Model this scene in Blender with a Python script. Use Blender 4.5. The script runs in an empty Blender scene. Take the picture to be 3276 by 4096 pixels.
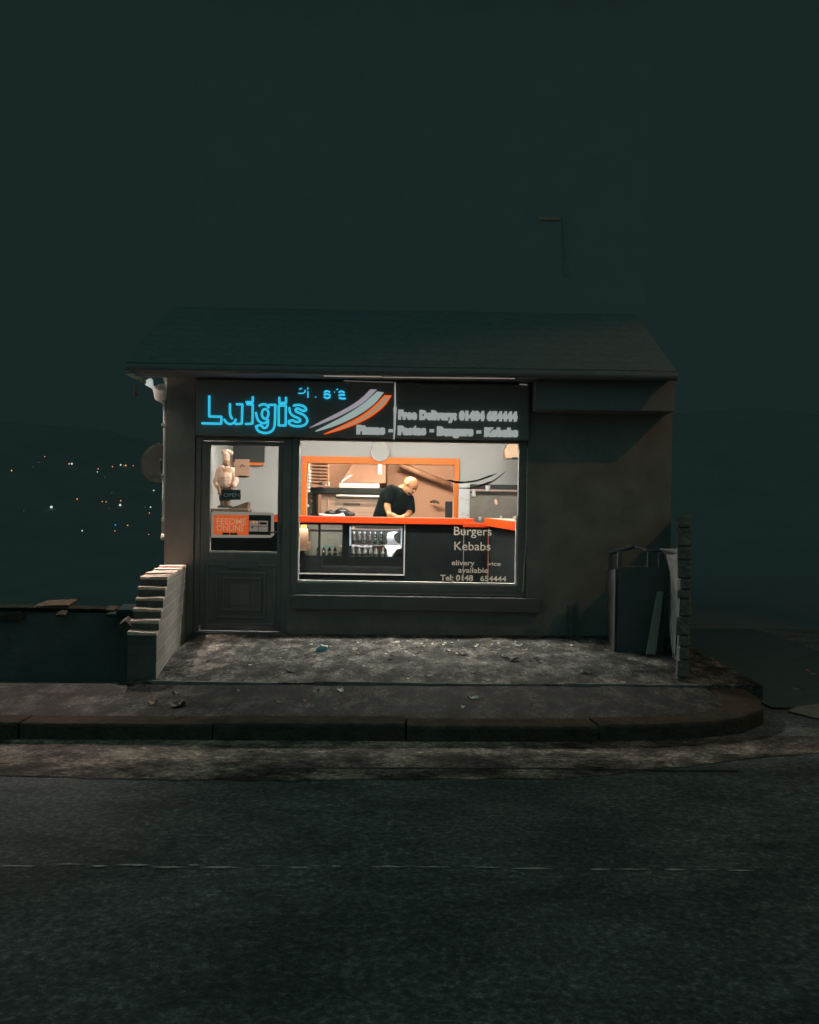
import bpy, bmesh, math, random
from mathutils import Vector, Matrix
random.seed(7)
R = math.radians
scene = bpy.context.scene
COL = scene.collection

# ------------------------------------------------------------------ camera
FPX = 4500.0; ROLL = R(0.9); CAMZ = 1.30
cam_d = bpy.data.cameras.new("camera"); cam = bpy.data.objects.new("camera", cam_d); COL.objects.link(cam)
cam_d.sensor_fit = 'VERTICAL'; cam_d.sensor_height = 36.0; cam_d.lens = 36.0 * FPX / 4096.0
cam_d.clip_start = 0.05; cam_d.clip_end = 5000
cam.matrix_world = Matrix.Translation((0, 0, CAMZ)) @ Matrix.Rotation(R(90), 4, 'X') @ Matrix.Rotation(ROLL, 4, 'Z')
scene.camera = cam
# ------------------------------------------------------------------ night sky, added teal fill lamp lifting the darks, exposure
SKY = (0.0091, 0.0194, 0.0185)
w = bpy.data.worlds.new("World"); scene.world = w; w.use_nodes = True
bgn = w.node_tree.nodes['Background']; bgn.inputs[0].default_value = (*SKY, 1); bgn.inputs[1].default_value = 1.0
sl = bpy.data.lights.new("teal_fill", 'SUN'); sl.energy = 0.36; sl.angle = R(150); sl.color = (0.44, 1.0, 0.96)
so = bpy.data.objects.new("teal_fill", sl); COL.objects.link(so)
so.rotation_euler = Vector((0.12, 0.82, -0.62)).to_track_quat('-Z', 'Y').to_euler()
vs = scene.view_settings; vs.view_transform = 'Standard'; vs.look = 'None'; vs.exposure = 0; vs.gamma = 1
scene.render.resolution_x = 819; scene.render.resolution_y = 1024
try:
    scene.cycles.use_denoising = True
    scene.cycles.max_bounces = 8; scene.cycles.transparent_max_bounces = 12
    scene.cycles.sample_clamp_indirect = 4
    scene.cycles.caustics_reflective = False; scene.cycles.caustics_refractive = False
except Exception: pass

def P(px, py, Y):
    """photo pixel seen at depth Y -> world point (real distance)"""
    u = px - 1638.0; v = py - 2048.0
    a = u * math.cos(ROLL) + v * math.sin(ROLL); b = -u * math.sin(ROLL) + v * math.cos(ROLL)
    return Vector((a / FPX * Y, Y, CAMZ - b / FPX * Y))
def X(px, Y, py=2048): return P(px, py, Y).x
def Z(py, Y, px=1638): return P(px, py, Y).z

# ------------------------------------------------------------------ materials
MATS = {}
def mat(name, col, rough=0.7, metal=0.0, var=0.25, vscale=6.0, bump=0.0, bscale=60.0, emit=None, estr=1.0,
        stretch=None, spec=0.5, col2=None, transl=0.0, contrast=None):
    if name in MATS: return MATS[name]
    m = bpy.data.materials.new(name); m.use_nodes = True; MATS[name] = m
    nt = m.node_tree; N = nt.nodes; L = nt.links
    b = N['Principled BSDF']
    b.inputs['Roughness'].default_value = rough; b.inputs['Metallic'].default_value = metal
    b.inputs['Specular IOR Level'].default_value = spec
    tc = N.new('ShaderNodeTexCoord'); mp = N.new('ShaderNodeMapping'); L.new(tc.outputs['Object'], mp.inputs[0])
    if stretch: mp.inputs['Scale'].default_value = stretch
    if emit is None:
        n = N.new('ShaderNodeTexNoise'); n.inputs['Scale'].default_value = vscale; n.inputs['Detail'].default_value = 8
        n.inputs['Roughness'].default_value = 0.65
        L.new(mp.outputs[0], n.inputs[0])
        r = N.new('ShaderNodeValToRGB'); lo, hi = contrast or (0.3, 0.7)
        r.color_ramp.elements[0].position = lo; r.color_ramp.elements[1].position = hi
        c2 = col2 or tuple(min(1, c * (1 + var)) for c in col); c1 = col if col2 else tuple(c * (1 - var) for c in col)
        r.color_ramp.elements[0].color = (*c1, 1); r.color_ramp.elements[1].color = (*c2, 1)
        L.new(n.outputs[0], r.inputs[0]); L.new(r.outputs[0], b.inputs['Base Color'])
    else:
        b.inputs['Base Color'].default_value = (*[c * 0.5 for c in emit], 1)
        b.inputs['Emission Color'].default_value = (*emit, 1); b.inputs['Emission Strength'].default_value = estr
    if bump > 0:
        n2 = N.new('ShaderNodeTexNoise'); n2.inputs['Scale'].default_value = bscale; n2.inputs['Detail'].default_value = 5
        L.new(mp.outputs[0], n2.inputs[0])
        bp = N.new('ShaderNodeBump'); bp.inputs['Strength'].default_value = bump; bp.inputs['Distance'].default_value = 0.02
        L.new(n2.outputs[0], bp.inputs['Height']); L.new(bp.outputs[0], b.inputs['Normal'])
    if transl > 0:
        t = N.new('ShaderNodeBsdfTranslucent'); t.inputs[0].default_value = (*col, 1)
        mx = N.new('ShaderNodeMixShader'); mx.inputs[0].default_value = transl
        L.new(b.outputs[0], mx.inputs[1]); L.new(t.outputs[0], mx.inputs[2]); L.new(mx.outputs[0], N['Material Output'].inputs[0])
    return m
def brick_mat(name, c1, c2, mortar, scale=1.0, bw=0.215, bh=0.065, rot=None, rough=0.85):
    m = bpy.data.materials.new(name); m.use_nodes = True; nt = m.node_tree; N = nt.nodes; L = nt.links; b = N['Principled BSDF']
    b.inputs['Roughness'].default_value = rough
    tc = N.new('ShaderNodeTexCoord'); sep = N.new('ShaderNodeSeparateXYZ'); L.new(tc.outputs['Object'], sep.inputs[0])
    ad = N.new('ShaderNodeMath'); ad.operation = 'ADD'; L.new(sep.outputs[0], ad.inputs[0]); L.new(sep.outputs[1], ad.inputs[1])
    cb = N.new('ShaderNodeCombineXYZ'); L.new(ad.outputs[0], cb.inputs[0]); L.new(sep.outputs[2], cb.inputs[1])
    br = N.new('ShaderNodeTexBrick'); L.new(cb.outputs[0], br.inputs[0])
    br.inputs['Scale'].default_value = scale; br.inputs['Brick Width'].default_value = bw; br.inputs['Row Height'].default_value = bh + 0.01
    br.inputs['Mortar Size'].default_value = 0.006; br.inputs['Color1'].default_value = (*c1, 1); br.inputs['Color2'].default_value = (*c2, 1)
    br.inputs['Mortar'].default_value = (*mortar, 1)
    n = N.new('ShaderNodeTexNoise'); n.inputs['Scale'].default_value = 14; n.inputs['Detail'].default_value = 6; L.new(tc.outputs['Object'], n.inputs[0])
    mx = N.new('ShaderNodeMix'); mx.data_type = 'RGBA'; mx.blend_type = 'MULTIPLY'; mx.inputs[0].default_value = 0.5
    L.new(br.outputs[0], mx.inputs[6]); L.new(n.outputs[0], mx.inputs[7]); L.new(mx.outputs[2], b.inputs['Base Color'])
    bp = N.new('ShaderNodeBump'); bp.inputs['Strength'].default_value = 0.6; bp.inputs['Distance'].default_value = 0.01; bp.invert = True
    L.new(br.outputs[1], bp.inputs['Height']); L.new(bp.outputs[0], b.inputs['Normal'])
    return m
def glass_mat():
    m = bpy.data.materials.new("thin_glass"); m.use_nodes = True; nt = m.node_tree; N = nt.nodes; L = nt.links
    N.remove(N['Principled BSDF'])
    t = N.new('ShaderNodeBsdfTransparent'); t.inputs[0].default_value = (0.97, 0.98, 0.97, 1)
    g = N.new('ShaderNodeBsdfGlossy'); g.inputs['Roughness'].default_value = 0.03
    lw_ = N.new('ShaderNodeLayerWeight'); pw = N.new('ShaderNodeMath'); pw.operation = 'POWER'; pw.inputs[1].default_value = 5.0
    L.new(lw_.outputs['Facing'], pw.inputs[0])
    f = N.new('ShaderNodeMath'); f.operation = 'MULTIPLY_ADD'; f.inputs[1].default_value = 0.93; f.inputs[2].default_value = 0.035; L.new(pw.outputs[0], f.inputs[0])
    mx = N.new('ShaderNodeMixShader'); L.new(f.outputs[0], mx.inputs[0]); L.new(t.outputs[0], mx.inputs[1]); L.new(g.outputs[0], mx.inputs[2])
    L.new(mx.outputs[0], N['Material Output'].inputs[0]); return m

# ------------------------------------------------------------------ mesh building
def wloc(o):
    v = Vector((0, 0, 0))
    while o: v += o.location; o = o.parent
    return v
class MB:
    def __init__(s): s.v = []; s.f = []; s.mi = []
    def add(s, vs, fs):
        n = len(s.v); s.v += [Vector(a) for a in vs]; s.f += [tuple(n + i for i in f) for f in fs]; return s
    def box(s, x0, x1, y0, y1, z0, z1):
        return s.add([(x0,y0,z0),(x1,y0,z0),(x1,y1,z0),(x0,y1,z0),(x0,y0,z1),(x1,y0,z1),(x1,y1,z1),(x0,y1,z1)],
                     [(0,3,2,1),(4,5,6,7),(0,1,5,4),(1,2,6,5),(2,3,7,6),(3,0,4,7)])
    def obox(s, c, ax, ay, az):
        c, ax, ay, az = Vector(c), Vector(ax), Vector(ay), Vector(az)
        vs = [c + ax*i + ay*j + az*k for k in (-1, 1) for j, i in ((-1,-1),(-1,1),(1,1),(1,-1))]
        return s.add(vs, [(0,3,2,1),(4,5,6,7),(0,1,5,4),(1,2,6,5),(2,3,7,6),(3,0,4,7)])
    def prism(s, pts, off):
        """pts: planar outline, off: thickness vector"""
        n = len(pts); off = Vector(off); a = [Vector(p) for p in pts]; b = [p + off for p in a]
        fs = [tuple(range(n)), tuple(range(2*n - 1, n - 1, -1))] + [(i, i + n, (i+1) % n + n, (i+1) % n) for i in range(n)]
        return s.add(a + b, fs)
    def strip(s, top, bot, off):
        """ribbon between two equal-length polylines, extruded"""
        n = len(top); off = Vector(off); top = [Vector(p) for p in top]; bot = [Vector(p) for p in bot]
        vs = top + bot + [p + off for p in top] + [p + off for p in bot]; fs = []
        for i in range(n - 1):
            fs += [(i, i+1, n+i+1, n+i), (2*n+i, 3*n+i, 3*n+i+1, 2*n+i+1), (i, 2*n+i, 2*n+i+1, i+1), (n+i, n+i+1, 3*n+i+1, 3*n+i)]
        fs += [(0, n, 3*n, 2*n), (n-1, 3*n-1, 4*n-1, 2*n-1)]
        return s.add(vs, fs)
    def tube(s, pts, r, seg=10, cap=True, closed=False):
        pts = [Vector(p) for p in pts]; n = len(pts); rs = r if isinstance(r, (list, tuple)) else [r] * n
        vs = []; fs = []
        for i, p in enumerate(pts):
            if closed: t = pts[(i+1) % n] - pts[i-1]
            else: t = pts[min(i+1, n-1)] - pts[max(i-1, 0)]
            t = t.normalized() if t.length > 1e-9 else Vector((0,0,1))
            up = Vector((0,1,0)) if abs(t.y) < 0.9 else Vector((1,0,0))
            a = t.cross(up).normalized(); b = t.cross(a).normalized()
            vs += [p + (a*math.cos(q) + b*math.sin(q)) * rs[i] for q in [2*math.pi*k/seg for k in range(seg)]]
        m = n if closed else n - 1
        for i in range(m):
            j = (i + 1) % n
            fs += [(i*seg+k, i*seg+(k+1) % seg, j*seg+(k+1) % seg, j*seg+k) for k in range(seg)]
        if cap and not closed: fs += [tuple(range(seg))[::-1], tuple((n-1)*seg + k for k in range(seg))]
        return s.add(vs, fs)
    def lathe(s, c, prof, seg=20, axis='Z'):
        c = Vector(c); vs = []; fs = []
        for r, h in prof:
            for k in range(seg):
                q = 2*math.pi*k/seg
                if axis == 'Z': vs.append(c + Vector((r*math.cos(q), r*math.sin(q), h)))
                else: vs.append(c + Vector((r*math.cos(q), h, r*math.sin(q))))
        for i in range(len(prof) - 1):
            fs += [(i*seg+k, i*seg+(k+1) % seg, (i+1)*seg+(k+1) % seg, (i+1)*seg+k) for k in range(seg)]
        fs += [tuple(range(seg))[::-1], tuple((len(prof)-1)*seg + k for k in range(seg))]
        return s.add(vs, fs)
    def ball(s, c, r, sub=2, scale=(1,1,1), rot=None):
        bm = bmesh.new(); bmesh.ops.create_icosphere(bm, subdivisions=sub, radius=1.0)
        rr = Vector(scale) * r; c = Vector(c)
        vs = []
        for v in bm.verts:
            q = Vector((v.co.x*rr.x, v.co.y*rr.y, v.co.z*rr.z)); q = (rot @ q) if rot else q; vs.append(c + q)
        fs = [tuple(v.index for v in f.verts) for f in bm.faces]; bm.free(); return s.add(vs, fs)
    def limb(s, pts, rs):
        for i in range(len(pts) - 1):
            p, q = Vector(pts[i]), Vector(pts[i+1]); n = max(2, int((q - p).length / (0.35*min(rs[i], rs[i+1])) ))
            for k in range(n + 1):
                t = k / n; s.ball(p.lerp(q, t), rs[i]*(1-t) + rs[i+1]*t, 2)
        return s
    def build(s, name, m, parent=None, smooth=False, bevel=0.0, label=None):
        o0 = wloc(parent) if parent else Vector((0,0,0))
        if parent is None and s.v and not getattr(s, 'world', False):
            xs = [v.x for v in s.v]; ys = [v.y for v in s.v]; zs = [v.z for v in s.v]
            loc = Vector(((min(xs)+max(xs))/2, (min(ys)+max(ys))/2, min(zs)))
        else: loc = o0 if parent is None else Vector((0,0,0))
        base = loc if parent is None else o0
        me = bpy.data.meshes.new(name); me.from_pydata([v - base for v in s.v], [], s.f); me.update()
        bm = bmesh.new(); bm.from_mesh(me); bmesh.ops.recalc_face_normals(bm, faces=bm.faces); bm.to_mesh(me); bm.free()
        if smooth: me.polygons.foreach_set('use_smooth', [True]*len(me.polygons))
        o = bpy.data.objects.new(name, me); COL.objects.link(o); o.parent = parent
        if parent is None: o.location = loc
        me.materials.append(m)
        if bevel > 0:
            b = o.modifiers.new('bevel', 'BEVEL'); b.width = bevel; b.segments = 2; b.limit_method = 'ANGLE'
        if label: o['label'] = label
        return o
    def organic(s, name, m, parent=None, voxel=0.01, smooth=4, label=None):
        o = s.build(name, m, parent)
        r = o.modifiers.new('r', 'REMESH'); r.mode = 'VOXEL'; r.voxel_size = voxel; r.use_smooth_shade = True
        sm = o.modifiers.new('s', 'SMOOTH'); sm.iterations = smooth; sm.factor = 0.5
        dg = bpy.context.evaluated_depsgraph_get(); me = bpy.data.meshes.new_from_object(o.evaluated_get(dg))
        o.modifiers.clear(); o.data = me; me.name = name
        me.polygons.foreach_set('use_smooth', [True]*len(me.polygons))
        if not me.materials: me.materials.append(m)
        if label: o['label'] = label
        return o
def thing(name, label, cat, loc=(0,0,0), group=None):
    o = bpy.data.objects.new(name, None); COL.objects.link(o); o.location = loc; o.empty_display_size = 0.1
    o['label'] = label; o['category'] = cat
    if group: o['group'] = group
    return o
def tag(o, label, cat, group=None, kind=None):
    o['label'] = label; o['category'] = cat
    if group: o['group'] = group
    if kind: o['kind'] = kind
    return o
def text(name, body, pxl, pxr, base, cap, Y, m, parent, offset=0.0, depth=0.0, space=1.0, font_cap=0.70, yb=None, label=None, bevel=0.0):
    """lettering fitted between two x pixels, cap height in pixels, on the vertical plane Y"""
    cu = bpy.data.curves.new(name, 'FONT'); cu.body = body; cu.size = 1.0; cu.offset = offset; cu.extrude = depth
    cu.space_character = space; cu.resolution_u = 4
    if bevel: cu.bevel_depth = bevel; cu.bevel_resolution = 2
    t = bpy.data.objects.new(name, cu); COL.objects.link(t)
    dg = bpy.context.evaluated_depsgraph_get(); me = bpy.data.meshes.new_from_object(t.evaluated_get(dg)); bpy.data.objects.remove(t)
    xs = [v.co.x for v in me.vertices]; x0, x1 = min(xs), max(xs)
    L0 = P(pxl, base, Y); L1 = P(pxr, yb if yb else base, Y); wd = L1.x - L0.x; hh = cap / FPX * Y
    sx = wd / (x1 - x0); sz = hh / font_cap; org = wloc(parent)
    for v in me.vertices:
        a, b_, c = v.co; f = (a - x0) * sx
        v.co = Vector((L0.x + f, Y - c * (sz if bevel else 1.0), L0.z + b_ * sz + (L1.z - L0.z) * (f / wd) )) - org
    vs_ = [v.co.copy() for v in me.vertices]; fs_ = [tuple(p.vertices) for p in me.polygons]
    me2 = bpy.data.meshes.new(name); me2.from_pydata(vs_, [], fs_); me2.update(); me = me2; me.materials.append(m)
    o = bpy.data.objects.new(name, me); COL.objects.link(o); o.parent = parent
    if label: o['label'] = label
    return o

F = 11.5      # distance of the shop front
# ------------------------------------------------------------------ palette
m_render = mat("cream_render", (0.22, 0.208, 0.19), 0.95, var=0.22, vscale=3, bump=0.35, bscale=90)
m_stone = mat("soot_stone", (0.24, 0.24, 0.24), 0.9, var=0.06, vscale=3)
m_slate = mat("slate", (0.115, 0.125, 0.125), 0.8, var=0.05, vscale=5)
m_frame = mat("brown_frame", (0.17, 0.165, 0.16), 0.45, var=0.12, vscale=12)
m_bead = mat("white_bead", (0.62, 0.60, 0.56), 0.4, var=0.1)
m_dsill = mat("dark_sill", (0.115, 0.125, 0.125), 0.8, var=0.15)
m_iw = mat("interior_white", (0.40, 0.40, 0.385), 0.8, var=0.03, vscale=2)
m_ifloor = mat("floor_tile", (0.12, 0.12, 0.115), 0.5, var=0.2)
m_ceil = mat("ceiling_white", (0.5, 0.5, 0.48), 0.8, var=0.03)
m_kit = mat("kitchen_cream", (0.54, 0.31, 0.20), 0.7, var=0.08, vscale=1.5)
m_orange = mat("orange_paint", (0.72, 0.16, 0.003), 0.5, var=0.06)
m_redor = mat("orange_edge", (0.80, 0.058, 0.001), 0.45, var=0.03)
m_black = mat("black_paint", (0.006, 0.009, 0.009), 0.5, var=0.2)
m_counter = mat("dark_counter_panel", (0.006, 0.010, 0.010), 0.8, var=0.5, vscale=9, spec=0.2)
m_worktop = mat("worktop", (0.33, 0.27, 0.22), 0.4, var=0.1)
m_steel = mat("brushed_steel", (0.42, 0.30, 0.23), 0.42, metal=0.55, var=0.15, vscale=3, stretch=(1, 1, 12))
m_dsteel = mat("dark_steel", (0.12, 0.095, 0.075), 0.5, metal=0.4, var=0.3, vscale=8)
m_white = mat("white_plastic", (0.62, 0.60, 0.57), 0.5, var=0.05)
m_paper = mat("paper", (0.46, 0.32, 0.24), 0.8, var=0.06)
m_glass = glass_mat()
m_pipe = mat("white_pipe", (0.66, 0.60, 0.55), 0.5, var=0.08)
m_skin = mat("skin", (0.62, 0.29, 0.14), 0.5, var=0.06, vscale=12)
m_shirt = mat("black_cotton", (0.0045, 0.007, 0.007), 0.95, var=0.15, spec=0.1)
m_cyan = mat("cyan_neon", (0, 0, 0), emit=(0.045, 0.56, 0.86), estr=1.0)
m_cyanc = mat("teal_neon_core", (0, 0, 0), emit=(0.015, 0.43, 0.52), estr=1.0)
m_lw = mat("lit_white_letter", (0, 0, 0), emit=(0.31, 0.33, 0.32), estr=1.0)
m_lav = mat("lit_lavender", (0, 0, 0), emit=(0.30, 0.27, 0.31), estr=1.0)
m_aqua = mat("lit_aqua", (0, 0, 0), emit=(0.29, 0.37, 0.35), estr=1.0)
m_lor = mat("lit_orange_edge", (0, 0, 0), emit=(0.90, 0.11, 0.006), estr=1.0)
m_ltan = mat("lit_tan", (0, 0, 0), emit=(0.36, 0.22, 0.14), estr=1.0)
m_sign = mat("black_sign_panel", (0.20, 0.20, 0.19), 0.5, var=0.05)

# ------------------------------------------------------------------ terrain, road, pavement
def G(x): return 0.010 * x           # the street climbs gently to the right
def lerp(a, b, t): return a + (b - a) * max(0.0, min(1.0, t))
def terr(x, y):
    near = G(max(-12, min(12, x))) - 0.20
    if y < 12.6 and x > -60: base = near
    else: base = near
    t = max(0.0, y - 12.0); d = lerp(0, -9, t / 40.0) + lerp(0, -22, (t - 30) / 160.0)
    h = lerp(0, 1, (t - 210) / 520.0); h = h * h * (3 - 2 * h)
    d += h * (88 + 14 * math.sin(x / 90.0) + 8 * math.sin(x / 37.0 + 1.3))
    s = lerp(0, 1, (-x - 1.5) / 1.5) if y < 60 else 1
    if x > 0 and y < 60: s = 0
    return base + d * (s if y < 60 else 1)
def grid(xs, ys, fn):
    b = MB(); nx, ny = len(xs), len(ys)
    b.add([(x, y, fn(x, y)) for y in ys for x in xs], [(j*nx+i, j*nx+i+1, (j+1)*nx+i+1, (j+1)*nx+i) for j in range(ny-1) for i in range(nx-1)])
    b.world = True; return b
xs = [-1500,-900,-600,-400,-280,-200,-150,-110,-80,-60,-45,-33,-24,-18,-13,-10,-8,-6,-5,-4,-3,-2.4,-1.8,-1,0,2,4,8,14,30,60,120,220,400,800,1500]
ys = [-300,-100,-30,-8,0,4,8,11.9,12.6,14,17,20,25,30,36,42,50,60,75,95,120,150,190,240,300,360,430,500,570,640,720,800,1000,1600]
m_earth = mat("night_earth", (0.135, 0.135, 0.13), 0.95, var=0.10, vscale=0.05)
tag(grid(xs, ys, terr).build("terrain", m_earth), "dark valley and hillside behind the shop", "terrain", kind="structure")

# road
m_road = bpy.data.materials.new("worn_asphalt"); m_road.use_nodes = True
nt = m_road.node_tree; N = nt.nodes; L = nt.links; b = N['Principled BSDF']; b.inputs['Roughness'].default_value = 0.92; b.inputs['Specular IOR Level'].default_value = 0.25
tc = N.new('ShaderNodeTexCoord')
def noise(scale, st, det=8, rg=0.65):
    mp = N.new('ShaderNodeMapping'); mp.inputs['Scale'].default_value = st; L.new(tc.outputs['Object'], mp.inputs[0])
    n = N.new('ShaderNodeTexNoise'); n.inputs['Scale'].default_value = scale; n.inputs['Detail'].default_value = det; n.inputs['Roughness'].default_value = rg
    L.new(mp.outputs[0], n.inputs[0]); return n.outputs[0]
def ramp(src, stops):
    r = N.new('ShaderNodeValToRGB'); e = r.color_ramp.elements
    e[0].position = stops[0][0]; e[0].color = (*stops[0][1], 1); e[1].position = stops[-1][0]; e[1].color = (*stops[-1][1], 1)
    for p, c in stops[1:-1]:
        q = e.new(p); q.color = (*c, 1)
    L.new(src, r.inputs[0]); return r.outputs[0]
def mul(a, b_, f=1.0):
    x = N.new('ShaderNodeMix'); x.data_type = 'RGBA'; x.blend_type = 'MULTIPLY'; x.inputs[0].default_value = f
    L.new(a, x.inputs[6]); L.new(b_, x.inputs[7]); return x.outputs[2]
big = ramp(noise(3.0, (0.6, 1.0, 1), 8), [(0.38, (0.08, 0.098, 0.096)), (0.62, (0.155, 0.172, 0.167))])
fine = ramp(noise(42, (0.8, 0.7, 1), 10, 0.82), [(0.41, (0.45, 0.47, 0.47)), (0.50, (0.8, 0.82, 0.82)), (0.56, (1.25, 1.22, 1.2)), (0.64, (2.6, 2.5, 2.4))])
L.new(mul(big, fine), b.inputs['Base Color'])
bp = N.new('ShaderNodeBump'); bp.inputs['Strength'].default_value = 0.9; bp.inputs['Distance'].default_value = 0.012
L.new(noise(38, (0.5, 1.2, 1), 8, 0.75), bp.inputs['Height']); L.new(bp.outputs[0], b.inputs['Normal'])
ROADZ = -0.125
def slab(x0, x1, y0, y1, z, z2=None):
    b = MB(); b.world = True; n = 12
    z2 = z if z2 is None else z2
    xs_ = [x0 + (x1-x0)*i/n for i in range(n+1)]
    b.add([(x, y0, G(x)+z) for x in xs_] + [(x, y1, G(x)+z2) for x in xs_], [(i, i+1, n+2+i, n+1+i) for i in range(n)]); return b
tag(slab(-30, 30, -6, 14.0, ROADZ).build("road", m_road), "worn dark asphalt street in front of the shop", "road", kind="structure")
# lighter worn strip along the gutter with a ragged edge
m_strip = None
b = MB(); b.world = True; n = 150; lo = []; hi = []
for i in range(n + 1):
    x = -9 + 18 * i / n
    lo.append((x, min(7.1, 5.98 + 0.05*math.sin(x*1.7) + random.uniform(-0.03, 0.03) + max(0, (x-0.9))*0.5), G(x) + ROADZ + 0.004)); hi.append((x, 7.2, G(x) + ROADZ + 0.004))
b.add(lo + hi, [(i, i+1, n+2+i, n+1+i) for i in range(n)])
STRIPB = b
#tag(b.build("road_edge_strip", m_strip), "paler worn strip of asphalt along the kerb", "road", kind="structure")
m_tar = mat("tar", (0.045, 0.05, 0.05), 0.7, var=0.2)
b = MB(); b.world = True; lo = []; hi = []; n = 60
for i in range(n + 1):
    x = -0.75 + 2.6 * i / n; y = 6.235 + 0.012*math.sin(x*3) + random.uniform(-0.003, 0.003); ww = 0.010 + 0.007*random.random()
    lo.append((x, y - ww, G(x) + ROADZ + 0.008)); hi.append((x, y + ww, G(x) + ROADZ + 0.008))
b.add(lo + hi, [(i, i+1, n+2+i, n+1+i) for i in range(n)])
tag(b.build("road_seam", m_tar), "dark tar seam along the worn road strip", "road seam", kind="structure")
# worn white centre line: broken flakes
m_mark = mat("worn_road_paint", (0.28, 0.27, 0.25), 0.8, vscale=40, col2=(0.62, 0.60, 0.56), contrast=(0.4, 0.6))
b = MB(); b.world = True; x = -2.1
while x < 2.2:
    ln = random.uniform(0.02, 0.16); y0 = 4.50 + random.uniform(-0.018, 0.018); hw = random.uniform(0.004, 0.017)
    k = 5; up = []; dn = []
    for i in range(k + 1):
        xx = x + ln * i / k; s_ = math.sin(math.pi * (i + 0.25) / (k + 0.5))
        up.append((xx, y0 + hw * s_ * random.uniform(0.5, 1.2), G(xx) + ROADZ + 0.004)); dn.append((xx, y0 - hw * s_ * random.uniform(0.5, 1.2), G(xx) + ROADZ + 0.004))
    b.add(dn + up, [(i, i+1, k+2+i, k+1+i) for i in range(k)])
    x += ln + random.choice([0.005, 0.01, 0.02, 0.05, 0.12]) * (1.0 if -1.1 < x < 0.3 else 3.0)
tag(b.build("road_marking", m_mark), "worn broken white line along the middle of the street", "road marking", kind="structure")

# kerb outline (front edge), straight and then rounding back on the right
kp = [(-30, 6.97), (-6, 6.97), (-3, 6.97), (-1.5, 6.97), (0, 6.98), (0.9, 6.99), (1.5, 7.03), (1.9, 7.13), (2.2, 7.32), (2.42, 7.62), (2.52, 8.0), (2.56, 8.6), (2.58, 10.0), (2.60, 11.3)]
def offs(poly, d):
    out = []
    for i, p in enumerate(poly):
        a = Vector(poly[max(i-1, 0)]); c = Vector(poly[min(i+1, len(poly)-1)]); t = (c - a).normalized(); nn = Vector((-t.y, t.x))
        out.append((p[0] + nn.x*d, p[1] + nn.y*d))
    return out
m_kerb = mat("kerb_stone", (0.078, 0.064, 0.052), 1.0, var=0.35, vscale=9, bump=0.9, bscale=40, spec=0.0)
def ground_mat(name, dark, mid, light, patch=4.0, speck=44, st=(1.2, 0.5, 1)):
    global N, L, tc
    m = bpy.data.materials.new(name); m.use_nodes = True; nt = m.node_tree; N = nt.nodes; L = nt.links
    b = N['Principled BSDF']; b.inputs['Roughness'].default_value = 0.93; b.inputs['Specular IOR Level'].default_value = 0.2
    tc = N.new('ShaderNodeTexCoord')
    g = lambda v: (v, v, v)
    a = ramp(noise(patch, st, 9, 0.72), [(0.40, dark), (0.50, mid), (0.60, light)])
    f = ramp(noise(speck, st, 10, 0.8), [(0.40, g(0.35)), (0.50, g(0.85)), (0.56, g(1.2)), (0.64, g(2.6))])
    k = ramp(noise(14, st, 7, 0.6), [(0.34, g(0.30)), (0.42, g(1.0)), (0.58, g(1.0)), (0.64, g(1.9))])
    L.new(mul(mul(a, f), k), b.inputs['Base Color'])
    bp = N.new('ShaderNodeBump'); bp.inputs['Strength'].default_value = 1.0; bp.inputs['Distance'].default_value = 0.03
    L.new(noise(22, st, 10, 0.75), bp.inputs['Height']); L.new(bp.outputs[0], b.inputs['Normal'])
    return m
m_pave = ground_mat("pavement_asphalt", (0.014, 0.015, 0.015), (0.034, 0.034, 0.032), (0.10, 0.096, 0.088))
m_strip = ground_mat("worn_gutter_strip", (0.06, 0.050, 0.043), (0.21, 0.175, 0.15), (0.50, 0.41, 0.34), 3.4, 42, (0.75, 0.8, 1))
tag(STRIPB.build("road_edge_strip", m_strip), "paler worn strip of asphalt along the kerb", "road", kind="structure")
m_fore = ground_mat("forecourt_concrete", (0.035, 0.035, 0.033), (0.10, 0.096, 0.087), (0.27, 0.25, 0.22))
inner = offs(kp, 0.27)
b = MB(); b.world = True
def seg_pts(a, c, m): return [(a[0]+(c[0]-a[0])*i/m, a[1]+(c[1]-a[1])*i/m) for i in range(m)]
of = []; inn = []
for i in range(len(kp)-1):
    m_ = max(1, int((Vector(kp[i+1]) - Vector(kp[i])).length / 0.3))
    of += seg_pts(kp[i], kp[i+1], m_); inn += seg_pts(inner[i], inner[i+1], m_)
of.append(kp[-1]); inn.append(inner[-1])
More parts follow.
